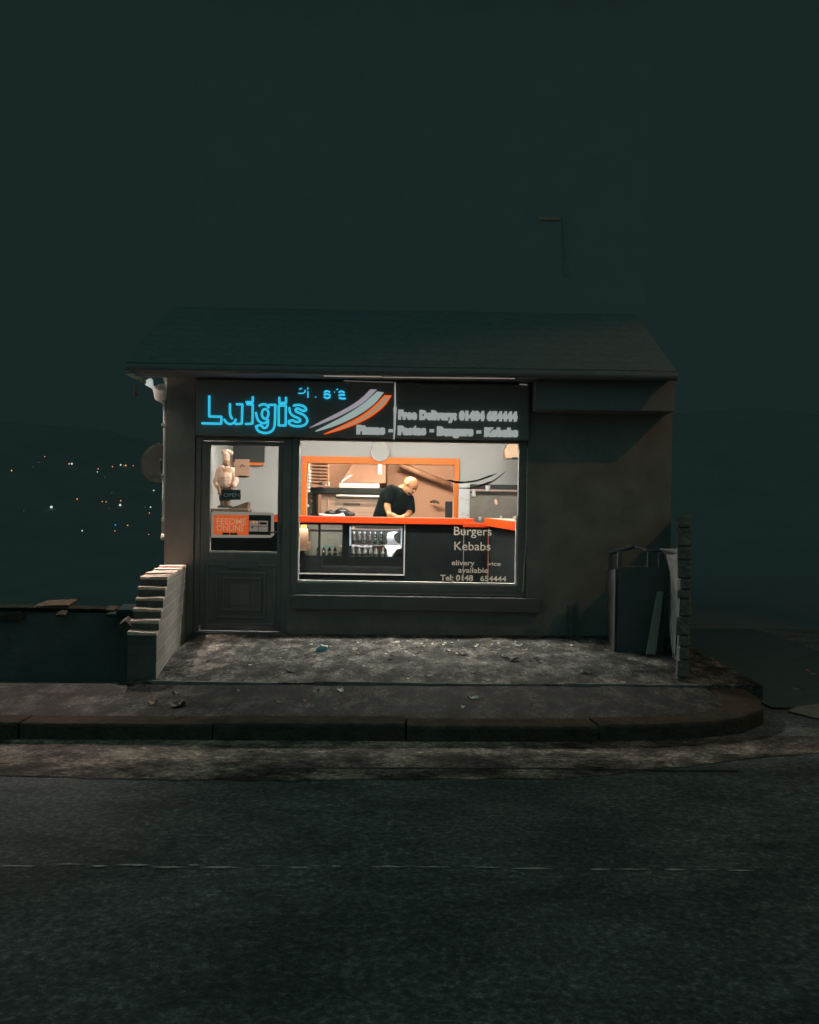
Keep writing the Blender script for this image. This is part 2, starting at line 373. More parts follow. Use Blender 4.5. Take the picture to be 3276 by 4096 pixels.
# separate stones with joints, inside the one kerb mesh
acc = 0; start = 0; stones = []; jit = []
for i in range(1, len(of)):
    acc += (Vector(of[i]) - Vector(of[i-1])).length
    if acc > 1.15 or i == len(of)-1:
        stones.append((start, i)); start = i; acc = 0
KZ = -0.02
for (i0, i1) in stones:
    dz = random.uniform(-0.006, 0.006); dy = random.uniform(-0.006, 0.006)
    if abs(of[i0][0] - 0.3) < 0.4: dy -= 0.012
    fr = [Vector((x, y)) for x, y in of[i0:i1+1]]; bk = [Vector((x, y)) for x, y in inn[i0:i1+1]]
    t = (fr[1] - fr[0]).normalized()*0.006; fr[0] = fr[0] + t; bk[0] = bk[0] + t
    t = (fr[-1] - fr[-2]).normalized()*0.006; fr[-1] = fr[-1] - t; bk[-1] = bk[-1] - t
    rows = []
    for (pt, zz, dd) in [(fr, -0.3, 0), (fr, KZ - 0.018, 0), (fr, KZ - 0.005, 0.006), (fr, KZ, 0.02)]:
        rows.append([(p.x, p.y + dy + dd, G(p.x) + zz + dz) for p in pt])
    rows.append([(p.x, p.y + dy, G(p.x) + KZ + dz) for p in bk]); rows.append([(p.x, p.y + dy, G(p.x) - 0.3) for p in bk])
    k = len(fr); vs_ = [v for r in rows for v in r]; fs_ = []
    for r in range(len(rows)-1): fs_ += [(r*k+i, r*k+i+1, (r+1)*k+i+1, (r+1)*k+i) for i in range(k-1)]
    fs_ += [tuple(r*k for r in range(len(rows))), tuple(r*k + k - 1 for r in range(len(rows)))]
    b.add(vs_, fs_)
tag(b.build("kerb", m_kerb), "brownish stone kerb along the pavement", "kerb", kind="structure")
# pavement between kerb and forecourt joint
YE = 8.53
b = MB(); b.world = True
front = [p for p in offs(kp, 0.265)]
xsP = [-30, -12, -6, -4, -3, -2, -1, 0, 0.8, 1.4]
lo = [(x, 7.24, G(x) - 0.026) for x in xsP] + [(x, y, G(x) - 0.026) for x, y in front if x > 1.45 and y < 8.4]
hi = [(x, YE - 0.006, G(x) - 0.012) for x in xsP]
hi += [(min(2.25, lo[len(xsP)+i][0]), YE - 0.006, G(2) - 0.012) for i in range(len(lo) - len(xsP))]
n = len(lo) - 1
b.add(lo + hi, [(i, i+1, n+2+i, n+1+i) for i in range(n)])
tag(b.build("pavement", m_pave), "dark patchy asphalt pavement between kerb and forecourt", "pavement", kind="structure")
def FZ(x, y): return G(x) + 0.0 + 0.045 * (y - YE) / 3.0
b = MB(); b.world = True; nx, ny = 26, 10; gx = [-2.12 + 4.82*i/nx for i in range(nx+1)]; gy = [YE + 3.3*j/ny for j in range(ny+1)]
b.add([(x, y, FZ(x, y)) for y in gy for x in gx] + [(x, YE, G(x) - 0.2) for x in gx],
      [(j*(nx+1)+i, j*(nx+1)+i+1, (j+1)*(nx+1)+i+1, (j+1)*(nx+1)+i) for j in range(ny) for i in range(nx)] +
      [((ny+1)*(nx+1)+i, (ny+1)*(nx+1)+i+1, i+1, i) for i in range(nx)])
tag(b.build("forecourt", m_fore), "rough concrete forecourt below the shop window", "forecourt", kind="structure")
m_edge = mat("concrete_edging", (0.20, 0.19, 0.175), 0.9, var=0.5, vscale=9)
b = MB(); b.world = True
b.box(-1.93, -0.98, YE - 0.012, YE + 0.02, -0.05, -0.009); b.box(-0.7, 1.05, YE - 0.004, YE + 0.010, -0.05, 0.0065); b.box(1.2, 2.2, YE - 0.006, YE + 0.012, -0.05, 0.022)
tag(b.build("forecourt_edging", m_edge), "thin pale edging between forecourt and pavement", "edging", kind="structure")
b = MB(); b.world = True; b.add([(2.66, 8.2, G(3)-.112), (9, 8.2, G(3)-.112), (9, 13.9, G(3)-.112), (2.66, 13.9, G(3)-.112)], [(0,1,2,3)])
tag(b.build("side_lane", mat("darkened_tarmac", (0.045, 0.075, 0.08), 0.9, var=.2)), "dark tarmac lane at the right side of the building", "lane", kind="structure")  # lane colour darkened and tinted teal to offset the orange street lamp
# apron patch on the right corner
b = MB(); b.world = True; cx, cy = 3.0, 8.05; k = 28
b.add([(cx, cy, G(3) - 0.05)] + [(cx + 0.24*math.cos(2*math.pi*i/k)*(1+0.08*math.sin(5*i)), cy + 0.28*math.sin(2*math.pi*i/k), G(3) - 0.116) for i in range(k)],
      [(0, 1+i, 1+(i+1) % k) for i in range(k)])
tag(b.build("verge", mat("bare_verge", (0.20, 0.19, 0.16), 0.95, var=0.3, vscale=14)), "small mound of bare earth beyond the end of the pavement", "verge", kind="structure")

# ------------------------------------------------------------------ the building
XL = X(660, F); XR = X(2684, F); YB = 17.2
XD0 = X(775, F); XD1 = X(1150, F); XW0 = X(1166, F); XW1 = X(2107, F)
ZH = Z(1757, F, 1600); ZW0 = Z(2347, F, 1640); EY = 10.86; EZ = Z(1489, EY, 1638)
bld = thing("shop_building", "dark house with a cream rendered takeaway shop front glowing at night", "building", (0, F + 3, 0))
w_ = MB()
w_.box(XL, XD0, F, F+0.25, -0.4, EZ); w_.box(XW1, XR, F, F+0.25, -0.4, EZ)
w_.box(XD0, XW1, F + 0.03, F+0.25, ZH, EZ)
w_.box(XW0 - 0.03, XW1, F, F+0.25, -0.4, ZW0 - 0.10)
w_.build("wall", m_render, bld)
s_ = MB()
s_.box(XL, XL+0.2, F+0.25, YB, -0.4, EZ); s_.box(XR-0.2, XR, F+0.25, YB, -0.4, EZ); s_.box(XL+0.2, XR-0.2, YB-0.2, YB, -0.4, EZ)
s_.build("side_wall", m_render, bld)
# upper storey set back behind the lean-to roof
UY = 12.9
u_ = MB(); u_.box(XL, XR, UY, YB + 2.5, EZ + 0.03, 7.7)
u_.build("upper_wall", m_stone, bld)
xm = (XL + XR)/2
g_ = MB(); g_.prism([(XL-0.25, UY-0.3, 7.68), (XR+0.25, UY-0.3, 7.68), (XR+0.25, UY+3.2, 9.8), (XL-0.25, UY+3.2, 9.8)], (0, 0, 0.12))
g_.prism([(XL-0.25, UY+3.22, 9.8), (XR+0.25, UY+3.22, 9.8), (XR+0.25, UY+6.9, 7.68), (XL-0.25, UY+6.9, 7.68)], (0, 0, 0.12))
g_.build("roof", m_slate, bld)
ER = X(2706, EY, 1620); EL = X(500, EY, 1500)
g_ = MB(); g_.prism([(EL, EY + .03, EZ), (ER, EY + .03, EZ), (ER, UY, EZ + 0.9), (EL, UY, EZ + 0.9)], (0, 0, 0.06))
g_.build("lean_to_roof", brick_mat("slate_courses", (0.175, 0.20, 0.20), (0.165, 0.19, 0.19), (0.155, 0.178, 0.178), bw=0.3, bh=0.09), bld)
so_ = MB(); so_.box(EL + 0.03, ER - 0.03, EY + .06, F - 0.003, EZ - 0.014, EZ - 0.003)
so_.build("soffit", mat("soffit_paint", (0.18, 0.18, 0.175), 0.7, var=0.1), bld)
gt = MB(); gt.tube([(EL, EY, EZ + 0.0), (ER, EY, EZ + 0.0)], 0.042, 12)
gt.build("gutter", mat("black_gutter", (0.13, 0.135, 0.135), 0.5, var=0.05), bld)
fa = MB(); fa.box(XW1 + 0.03, X(2700, 11.08, 1640), 11.08, F - 0.004, Z(1640, 11.08, 2400), EZ - 0.016)
fa.build("boxed_eave", mat("dark_fascia", (0.20, 0.205, 0.205), 0.9, var=.05), bld)
# first floor window: header colour paled to look lit, pipe beside it
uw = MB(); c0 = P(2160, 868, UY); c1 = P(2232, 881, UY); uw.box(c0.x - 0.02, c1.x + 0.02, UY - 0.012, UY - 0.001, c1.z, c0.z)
fw = uw.build("window_header", mat("header_lit_tone", (0.50, 0.27, 0.19), 0.9, var=0.3, vscale=30), bld)
dp = MB(); dp.tube([P(2254, 862, UY - 0.02), P(2262, 1105, UY - 0.02)], 0.008, 8); dp.build("drain_pipe", mat("pipe_brown", (0.29, 0.235, 0.225), 0.7), bld)
# interior shell
KY = 14.0; KB = 16.6; ZF = 0.10; ZC = 2.62
XI0 = XL + 0.2; XI1 = XR - 0.2
f_ = MB(); f_.box(XI0, XI1, F + 0.25, YB - 0.2, -0.2, ZF); f_.build("shop_floor", m_ifloor, bld)
f_ = MB(); f_.box(XI0, XI1, F + 0.25, YB - 0.2, ZC, ZC + 0.05); f_.build("ceiling", m_ceil, bld)
OX0 = X(1226, KY); OX1 = X(1814, KY); OZ1 = Z(1856, KY, 1520); OZ0 = 1.12
f_ = MB()
f_.box(XI0 + .002, XI0+0.03, F+0.26, KY, ZF, ZC); f_.box(XI1-0.03, XI1 - .002, F+0.26, KY, ZF, ZC)
f_.box(XI0, OX0, KY, KY+0.12, ZF, ZC); f_.box(OX1, XI1, KY, KY+0.12, ZF, ZC)
f_.box(OX0, OX1, KY, KY+0.12, OZ1, ZC); f_.box(OX0, OX1, KY, KY+0.12, ZF, OZ0)
f_.box(XD1 + 0.06, XW1, F+0.252, F+0.262, ZH + 0.02, ZC)
f_.build("shop_wall", m_iw, bld)
f_ = MB(); f_.box(XI0, XI1, KB, KB+0.1, ZF, ZC); f_.box(XI0+0.002, XI0+0.03, KY+0.12, KB, ZF, ZC); f_.box(XI1-0.03, XI1-0.002, KY+0.12, KB, ZF, ZC)
f_.build("kitchen_wall", m_kit, bld)
# orange trim round the serving hatch
t_ = 0.062
tr = MB(); y0, y1 = KY-0.035, KY-0.002
tr.box(OX0 - t_, OX0, y0, y1, OZ0, OZ1 + t_ + .02); tr.box(OX1, OX1 + t_, y0, y1, OZ0, OZ1 + t_ + .02); tr.box(OX0, OX1, y0, y1, OZ1, OZ1 + t_ + .02)
tr.build("hatch_frame", m_orange, bld, bevel=0.004)

# shop window
wi = MB(); y0, y1 = F + 0.02, F + 0.12
gx0, gx1, gz0, gz1 = X(1193, F), X(2073, F), Z(2337, F, 1640), Z(1767, F, 1640)
wi.box(XW0 - 0.004, gx0, y0, y1, ZW0 - 0.10, ZH - .004); wi.box(gx1, XW1 - .004, y0, y1, ZW0 - 0.10, ZH - .004)
wi.box(gx0, gx1, y0 + .002, y1, gz1, ZH - .006); wi.box(gx0, gx1, y0 + .002, y1, ZW0 - 0.098, gz0)
win = wi.build("shop_window", m_frame, bld, bevel=0.006)
be = MB(); r_ = 0.011
be.box(gx0, gx1, F + 0.03, F + 0.115, gz0 - .001, gz0 + 0.022); be.box(gx1 - 0.016, gx1, F+0.045, F+0.115, gz0 + .024, gz0 + .72)
be.box(gx0, gx0 + 0.008, F+0.045, F+0.115, gz0 + .024, gz0 + .62)
be.build("glazing_bead", m_bead, win)
sl_ = MB(); sl_.box(X(1172, F), X(2168, F), F - 0.09, F + 0.02, Z(2440, F, 1640), Z(2384, F, 1640)); sl_.build("stone_sill", m_dsill, bld, bevel=0.008)
pn = MB(); pn.box(gx0, gx1, F + 0.065, F + 0.069, gz0 + 0.01, gz1 - 0.001); pn.build("pane", m_glass, win)
tl = MB(); tl.tube([P(2109, 1790, F-.004), P(2104, 2150, F-.004), P(2092, 2366, F-.004)], 0.005, 6); tl.tube([P(1235, 2370, F-.002), P(2080, 2381, F-.002)], 0.003, 6)
tl.build("edge_highlight", mat("highlight_pale", (0.5, 0.48, 0.44), 0.6, var=0.35, vscale=30), win)  # pale lines paint the highlight along the window frame edge
# lettering on the glass
m_vinyl = mat("window_vinyl", (0.30, 0.27, 0.23), 0.8, var=0.15, vscale=50, transl=0.55)
YG = F + 0.060
text("window_lettering", "Burgers", 1816, 1966, 2140, 34, YG, m_vinyl, win, offset=0.004, yb=2142)
text("window_lettering", "Kebabs", 1817, 1962, 2200, 34, YG, m_vinyl, win, offset=0.004, yb=2202)
text("window_lettering", "elivery", 1807, 1898, 2260, 20, YG, m_vinyl, win, offset=0.010, yb=2262)
text("window_lettering", "vice", 1952, 2003, 2262, 16, YG, m_vinyl, win, offset=0.010, font_cap=.70, yb=2263)
text("window_lettering", "available", 1833, 1952, 2290, 21, YG, m_vinyl, win, offset=0.012, yb=2292)
text("window_lettering", "Tel: 0148", 1761, 1892, 2321, 22, YG, m_vinyl, win, offset=0.022, yb=2323)
text("window_lettering", "654444", 1921, 2025, 2324, 21, YG, m_vinyl, win, offset=0.020, yb=2326)
def C5(cx, cy, Y): return P(1780 + cx/5.747, 1860 + cy/5.747, Y)
def ribbon(pts, wd, Y, conv):
    a = [conv(x, y, Y) for x, y in pts]; n = len(a); top = []; bot = []
    for i, p in enumerate(a):
        t = (a[min(i+1, n-1)] - a[max(i-1, 0)]).normalized(); nn = Vector((-t.z, 0, t.x)); top.append(p + nn*wd[i]); bot.append(p - nn*wd[i])
    return top, bot
tp, bt = ribbon([(30,350),(130,358),(220,385),(320,400),(440,398),(600,382),(740,360),(900,305),(1040,255),(1200,185)], [.001,.009,.010,.010,.009,.009,.009,.009,.008,.001], YG, C5)
MB().strip(tp, bt, (0, 0.001, 0)).build("window_swoosh", m_black, win)
tp, bt = ribbon([(320,545),(440,545),(600,535),(700,512),(860,460),(1000,420),(1120,360),(1230,285),(1330,205),(1400,135)], [.002,.003,.005,.007,.011,.010,.007,.006,.005,.001], YG, C5)
MB().strip(tp, bt, (0, 0.001, 0)).build("window_swoosh", mat("brown_vinyl", (0.10, 0.018, 0.006), 0.7), win)

# door
do = MB(); y0, y1 = F + 0.03, F + 0.13
DZ0 = FZ(-1.8, F) + 0.02; DZ1 = ZH - 0.005
lx0, lx1 = X(800, F), X(1128, F)
do.box(XD0 + .004, lx0 - 0.001, y0, y1, DZ0, DZ1); do.box(lx1 + 0.001, XW0 - 0.006, y0, y1, DZ0, DZ1); do.box(lx0 - .001, lx1 + .001, y0+.002, y1, Z(1762, F, 950), DZ1)
dfr = do.build("door_frame", m_frame, bld, bevel=0.005)
lz1 = Z(1765, F, 950); lz0 = DZ0 + 0.06
gx0d, gx1d, gz0d, gz1d = X(836, F), X(1108, F), Z(2212, F, 950), Z(1781, F, 950)
lf = MB(); y0, y1 = F + 0.045, F + 0.10
lf.box(lx0, gx0d, y0, y1, lz0, lz1); lf.box(gx1d, lx1, y0, y1, lz0, lz1); lf.box(gx0d, gx1d, y0, y1, gz1d, lz1); lf.box(gx0d, gx1d, y0, y1, lz0, gz0d)
door = lf.build("door", m_frame, bld, bevel=0.004)
# nested raised panels and letter plate
def ring(b, x0, x1, z0, z1, ww, ya, yb):
    b.box(x0, x1, ya, yb, z1-ww, z1); b.box(x0, x1, ya, yb, z0, z0+ww); b.box(x0, x0+ww, ya, yb, z0+ww, z1-ww); b.box(x1-ww, x1, ya, yb, z0+ww, z1-ww)
pb = MB(); ys_ = F + 0.0445
def DX(cx): return X(760 + cx/3.918, F, 2400)
def DZz(cy): return Z(2200 + cy/3.918, F, 950)
ring(pb, DX(225), DX(1330), DZz(1190), DZz(215), 0.03, ys_-0.012, ys_)
ring(pb, DX(385), DX(1180), DZz(1075), DZz(330), 0.028, ys_-0.02, ys_)
ring(pb, DX(500), DX(1110), DZz(960), DZz(430), 0.022, ys_-0.030, ys_)
pb.box(DX(620), DX(935), ys_-0.018, ys_, DZz(870), DZz(545))
pb.build("raised_panel", m_frame, door, bevel=0.006)
lp = MB(); lp.box(DX(580), DX(1058), ys_-0.024, ys_-0.0135, DZz(292), DZz(192)); lp.build("letter_plate", mat("letter_plate_black", (0.13, 0.14, 0.14), 0.4, var=0.05), door, bevel=0.003)
dg_ = MB(); dg_.box(gx0d, gx1d, F+0.07, F+0.074, gz0d, gz1d); dg_.build("pane", m_glass, door)
db = MB(); db.box(gx0d, gx1d, F+0.042, F+0.09, gz0d - .002, gz0d+0.018); db.box(gx0d-.001, gx0d+0.012, F+0.0435, F+0.069, gz0d+.019, gz0d+0.16); db.build("glazing_bead", m_bead, door)
dh = MB(); dh.box(lx1 - .035, lx1 - .012, F+0.035, F+.0445, 0.95, 1.16); dh.tube([(lx1-.024, F+.035, 1.07), (lx1-.024, F-.005, 1.07), (lx1-.12, F-.005, 1.07)], 0.008, 8); dh.build("door_handle", m_dsill, door)
st = MB(); st.box(XD0 + .003, XW0 - .035, F - 0.05, F + 0.16, -0.1, DZ0 - .002); st.build("doorstep", m_dsill, bld, bevel=0.008)

# ------------------------------------------------------------------ sign above the window
YS = F - 0.10
sx0, sx1, sxm = X(777, YS), X(2110, YS), X(1578, YS)
sz1 = Z(1531, YS, 1600); sz0 = Z(1753, YS, 1600)
sign = thing("shop_sign", "long black shop sign with cyan neon name and lit white lettering", "sign", ((sx0+sx1)/2, YS, sz0))
p_ = MB(); p_.box(sx0, sxm - 0.004, YS, F - 0.004, sz0, sz1); p_.box(sxm + 0.004, sx1, YS, F - 0.004, sz0, sz1); p_.build("sign_panel", m_sign, sign, bevel=0.004)
YT = YS - 0.012
def S(cx, cy, Y=None): return P(760 + cx/2.052, 1480 + cy/2.052, Y or YT)
def smooth_pts(pts, it=2, closed=False):
    for _ in range(it):
        out = [] if closed else [pts[0]]
        n = len(pts)
        for i in range(n if closed else n - 1):
            a, c = pts[i], pts[(i+1) % n]
            out += [(a[0]*.75+c[0]*.25, a[1]*.75+c[1]*.25), (a[0]*.25+c[0]*.75, a[1]*.25+c[1]*.75)]
        if not closed: out.append(pts[-1])
        pts = out
    return pts
STR = {
 'L': [([(158,216),(157,382),(258,383),(256,441),(101,437)], 0)],
 'u': [([(328,280),(327,370),(345,397)], 1), ([(282,408),(300,436),(335,446),(362,432),(375,408)], 1), ([(384,281),(430,281),(425,440),(374,443)], 0)],
 'i': [([(515,223),(514,263),(463,263)], 0), ([(470,281),(515,283),(512,440),(459,443)], 0)],
 'g': [([(570,292),(598,278),(628,285),(645,308)], 1), ([(652,286),(700,286)], 0), ([(700,286),(697,430),(690,480),(665,508),(625,519),(580,512),(550,492),(542,462)], 1), ([(542,462),(575,450),(592,462),(605,478),(628,472),(640,445),(640,412)], 1),
       ([(640,412),(612,440),(578,432),(552,405),(541,352)], 1), ([(616,318),(640,332),(645,360),(636,392),(616,402),(596,390),(588,360),(594,330)], 2)],
 'ii': [([(733,228),(733,270),(788,270),(788,228)], 0), ([(728,291),(787,291),(785,455),(728,455)], 3)],
 's': [([(852,292),(890,284),(935,296),(957,322),(945,338),(912,330),(885,312),(862,325),(872,345),(925,362),(958,392),(965,425),(940,455),(890,464),(840,458),(811,440),(812,418)], 1),
       ([(812,418),(845,412),(870,428),(900,424),(908,408),(885,392),(840,375),(818,345),(816,312)], 1)],
}
def pts_of(p, mode):
    if mode == 0: return p, False
    if mode == 1: return smooth_pts(p, 2), False
    if mode == 2: return smooth_pts(p, 2, True), True
    return p, True
for ch, strokes in STR.items():
    b = MB(); core = MB()
    for p, mode in strokes:
        q, cl = pts_of(p, mode); w3 = [S(x, y) for x, y in q]
        if mode in (0, 3):
            dense = []
            n = len(w3); rng = n if cl else n-1
            for i in range(rng):
                a, c_ = w3[i], w3[(i+1) % n]; dense += [a.lerp(c_, t) for t in (0, 0.04, 0.5, 0.96)]
            if not cl: dense.append(w3[-1])
            w3 = dense
        b.tube(w3, 0.0115, 8, closed=cl)
        if not cl: b.ball(w3[0], 0.0115, 2); b.ball(w3[-1], 0.0115, 2)
        core.tube([v + Vector((0, -0.0085, 0)) for v in w3], 0.0048, 6, closed=cl)
    lt = b.build("neon_letter", m_cyan, sign, smooth=True); core.build("neon_core", m_cyanc, lt, smooth=True)
SM = [[[(898,158),(916,150)], [(890,191),(928,192),(946,178),(944,166)]], [[(968,145),(966,158)], [(968,176),(968,226)]], [[(1031,221),(1032,223)]],
      [[(1104,182),(1122,170),(1144,180)], [(1102,202),(1126,196),(1150,206)], [(1104,222),(1125,234),(1148,222)]], [[(1185,180),(1186,182)]], [[(1204,161),(1212,156)]],
      [[(1224,182),(1243,172),(1264,184)], [(1224,208),(1246,202),(1266,206)], [(1226,230),(1250,235),(1274,234)]]]
for strokes in SM:
    b = MB()
    for p in strokes:
        w3 = [S(x, y) for x, y in smooth_pts(p, 1)]; rr = 0.006 if len(strokes) == 2 or len(p) == 2 else 0.0095
        b.tube(w3, rr, 8); b.ball(w3[0], rr, 1); b.ball(w3[-1], rr, 1)
    b.build("neon_letter", m_cyan, sign, smooth=True)
def curve_shape(up, lo_, mats, name, y, off=0.006):
    k = 26
    def samp(p):
        p = smooth_pts(p, 3); d = [0]
        for i in range(1, len(p)): d.append(d[-1] + math.dist(p[i], p[i-1]))
        out = []
        for j in range(k+1):
            t = d[-1]*j/k; i = 1
            while i < len(d)-1 and d[i] < t: i += 1
            f = (t - d[i-1])/max(1e-9, d[i]-d[i-1]); out.append((p[i-1][0]+(p[i][0]-p[i-1][0])*f, p[i-1][1]+(p[i][1]-p[i-1][1])*f))
        return out
    return MB().strip([S(a, c, y) for a, c in samp(up)], [S(a, c, y) for a, c in samp(lo_)], (0, off, 0)).build(name, mats, sign)
curve_shape([(979,474),(1080,418),(1200,358),(1330,288),(1420,222),(1480,158)], [(981,476),(1090,438),(1210,388),(1340,320),(1440,260),(1534,160)], m_lav, "swoosh", YS - 0.010)
curve_shape([(1027,501),(1120,452),(1230,396),(1345,330),(1440,265),(1536,176)], [(1030,506),(1130,480),(1260,432),(1400,362),(1520,276),(1590,184)], m_aqua, "swoosh", YS - 0.0125)
curve_shape([(1098,524),(1200,478),(1340,412),(1450,346),(1535,272),(1596,206)], [(1102,529),(1240,494),(1390,436),(1500,378),(1600,298),(1656,208)], m_lor, "swoosh", YS - 0.011)
curve_shape([(1150,506),(1220,478),(1345,424),(1455,358),(1540,284),(1600,216)], [(1152,510),(1240,484),(1384,428),(1492,370),(1590,294),(1644,218)], m_ltan, "swoosh", YS - 0.0125, off=0.003)
# lit seam between the two sign panels
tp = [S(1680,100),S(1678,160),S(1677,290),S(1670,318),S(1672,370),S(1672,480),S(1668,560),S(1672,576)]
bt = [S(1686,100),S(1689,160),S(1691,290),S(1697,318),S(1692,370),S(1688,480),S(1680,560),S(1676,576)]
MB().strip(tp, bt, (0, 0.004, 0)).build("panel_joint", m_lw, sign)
YL = YS - 0.012
text("lit_lettering", "Free Delivery: 01484 654444", 1592, 2070, 1673, 30, YL, m_lw, sign, offset=0.03, bevel=0.10, space=1.12, yb=1681)
text("lit_lettering", "Pizzas", 1425, 1541, 1732, 28, YL, m_lw, sign, offset=0.03, bevel=0.115, space=1.12, yb=1734)
text("lit_lettering", "-", 1553, 1572, 1733, 32, YL, m_lw, sign, offset=0.02, bevel=0.07)
text("lit_lettering", "Pastas", 1590, 1705, 1735, 28, YL, m_lw, sign, offset=0.03, bevel=0.115, space=1.12, yb=1736)
text("lit_lettering", "-", 1718, 1736, 1733, 32, YL, m_lw, sign, offset=0.02, bevel=0.07)
text("lit_lettering", "Burgers", 1747, 1894, 1738, 28, YL, m_lw, sign, offset=0.03, bevel=0.115, space=1.12, yb=1740)
text("lit_lettering", "-", 1905, 1925, 1738, 32, YL, m_lw, sign, offset=0.02, bevel=0.07)
text("lit_lettering", "Kebabs", 1936, 2073, 1742, 28, YL, m_lw, sign, offset=0.03, bevel=0.115, space=1.12, yb=1744)
m_rim = mat("rim_glow", (0, 0, 0), emit=(0.27, 0.23, 0.19), estr=1.0)
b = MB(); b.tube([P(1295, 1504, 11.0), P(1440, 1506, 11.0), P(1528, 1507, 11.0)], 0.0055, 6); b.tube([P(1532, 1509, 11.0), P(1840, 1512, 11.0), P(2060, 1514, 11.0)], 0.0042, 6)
tag(b.build("edge_glow", m_rim), "thin glowing lines for light caught on the gutter edge above the sign", "edge glow")  # glowing tubes stand in for light caught on the gutter edge
b = MB(); b.tube([P(1375, 1523, YS-.02), P(1480, 1527, YS-.02), P(1572, 1529, YS-.02)], 0.0035, 6); MB().tube([P(2078, 1537, YS-.02), P(2109, 1539, YS-.02)], 0.006, 6).build("sign_trim", mat("trim_glow", (0, 0, 0), emit=(0.13, 0.12, 0.105), estr=1.0), sign)
b.build("sign_trim", mat("trim_glow", (0, 0, 0), emit=(0.13, 0.12, 0.105), estr=1.0), sign)  # trim emits to stand in for sign light caught on its edge
b = MB(); b.tube([P(1240+x/1.9156, 1480+y/1.9156, YS-.02) for x, y in smooth_pts([(740,95),(790,102),(860,122),(930,133),(1010,128),(1070,122),(1140,138)], 2)], 0.0025, 6)
tag(b.build("cable", mat("cable_grey", (0.55, 0.52, 0.48), 0.6)), "thin sagging cable along the top of the black sign", "cable")

# ------------------------------------------------------------------ lamps that light the place
def area(name, loc, size, sy, power, col, parent=None, rot=(0, 0, 0)):
    l = bpy.data.lights.new(name, 'AREA'); l.shape = 'RECTANGLE'; l.size = size; l.size_y = sy; l.energy = power; l.color = col
    o = bpy.data.objects.new(name, l); COL.objects.link(o); o.parent = parent
    o.location = Vector(loc) - (wloc(parent) if parent else Vector((0,0,0))); o.rotation_euler = rot; return o
m_tubeon = mat("tube_on", (0, 0, 0), emit=(1.0, 0.95, 0.85), estr=6.0)
def ceil_light(cx, cy, ln, power, col, label, tilt=0):
    t = thing("ceiling_light", label, "ceiling light", (cx, cy, ZC), group="ceiling lights inside the shop")
    MB().box(cx-ln/2, cx+ln/2, cy-0.05, cy+0.05, ZC-0.05, ZC-.001).build("housing", m_white, t, bevel=0.004)
    MB().tube([(cx-ln/2+.03, cy, ZC-0.068), (cx+ln/2-.03, cy, ZC-0.068)], 0.016, 10).build("tube", m_tubeon, t, smooth=True)
    area("lamp", (cx, cy, ZC-0.09), ln-0.1, 0.06, power, col, t, (R(tilt), 0, 0))
ceil_light(0.2, 12.92, 1.4, 250, (1.0, 0.93, 0.84), "tube light on the ceiling above the front of the counter", -62)
ceil_light(-0.25, 12.35, 3.4, 95, (1.0, 0.96, 0.90), "long tube light on the ceiling nearest the shop window", 16)
ceil_light(-0.4, 14.45, 1.5, 105, (1.0, 0.82, 0.66), "tube light on the kitchen ceiling behind the hatch", 35)
# street lamp on the far right corner
sp = thing("street_lamp", "tall steel street lamp with an orange lantern right of the shop", "street lamp", (6.4, 8.7, G(6.4) - 0.13))
m_post = mat("galvanised", (0.3, 0.3, 0.3), 0.5, metal=0.6)
MB().tube([(6.4, 8.7, -0.15), (6.4, 8.7, 1.2), (6.4, 8.7, 1.25), (6.4, 8.7, 5.4), (6.42, 8.6, 6.0), (6.5, 8.35, 6.2), (6.6, 8.0, 6.3)], [0.08, 0.08, 0.055, 0.045, 0.04, 0.035, 0.03], 12).build("post", m_post, sp, smooth=True)
hd = MB(); hd.ball((6.5, 7.85, 6.35), 0.2, 3, (1.3, 1.3, 0.4)); hd.build("lantern", m_post, sp, smooth=True)
hd = MB(); hd.ball((6.5, 7.85, 6.28), 0.15, 3, (1.2, 1.2, 0.4)); hd.build("lens", mat("sodium_lens", (0, 0, 0), emit=(1, 0.5, 0.15), estr=8), sp, smooth=True)
l = bpy.data.lights.new("sodium_lamp", 'SPOT'); l.energy = 215; l.color = (1.0, 0.40, 0.10); l.spot_size = R(137); l.spot_blend = 0.12; l.shadow_soft_size = 0.06
o = bpy.data.objects.new("sodium_lamp", l); COL.objects.link(o); o.parent = sp; o.location = Vector((6.5, 7.85, 6.2)) - wloc(sp)
# floodlight at the left corner of the building
LX = X(592, 11.62, 1530); LZ = Z(1532, 11.62, 592)
fl = thing("floodlight", "glowing white floodlight on a bracket under the left eave corner", "floodlight", (LX, 11.62, LZ))
def C4(cx, cy, Y): return P(480 + cx/5.387, 1460 + cy/5.387, Y)
m_flon = mat("flood_lens", (0, 0, 0), emit=(0.33, 0.37, 0.36), estr=1.0)
MB().prism([C4(x, y, 11.60) for x, y in [(520,380),(560,325),(620,290),(675,285),(692,330),(700,430),(735,465),(700,520),(620,470),(545,430)]], (0, 0.05, 0)).build("lens", m_flon, fl, bevel=0.006)
MB().prism([C4(x, y, 11.68) for x, y in [(735,460),(860,405),(975,390),(940,330),(895,250),(1005,235),(1015,330),(1035,470),(1015,620),(1000,850),(935,850),(860,800),(790,765),(745,735),(720,600),(700,515)]], (0, 0.04, 0)).build("bracket", m_pipe, fl, bevel=0.006)
l = bpy.data.lights.new("flood_lamp", 'SPOT'); l.spot_size = R(125); l.spot_blend = 0.5; l.energy = 8; l.color = (1.0, 0.84, 0.72); l.shadow_soft_size = 0.05
o = bpy.data.objects.new("flood_lamp", l); COL.objects.link(o); o.parent = fl; o.location = Vector((LX - 0.26, 11.40, LZ - 0.05)) - wloc(fl); o.rotation_euler = Vector((0.75, 0.45, -0.75)).to_track_quat('-Z', 'Y').to_euler()
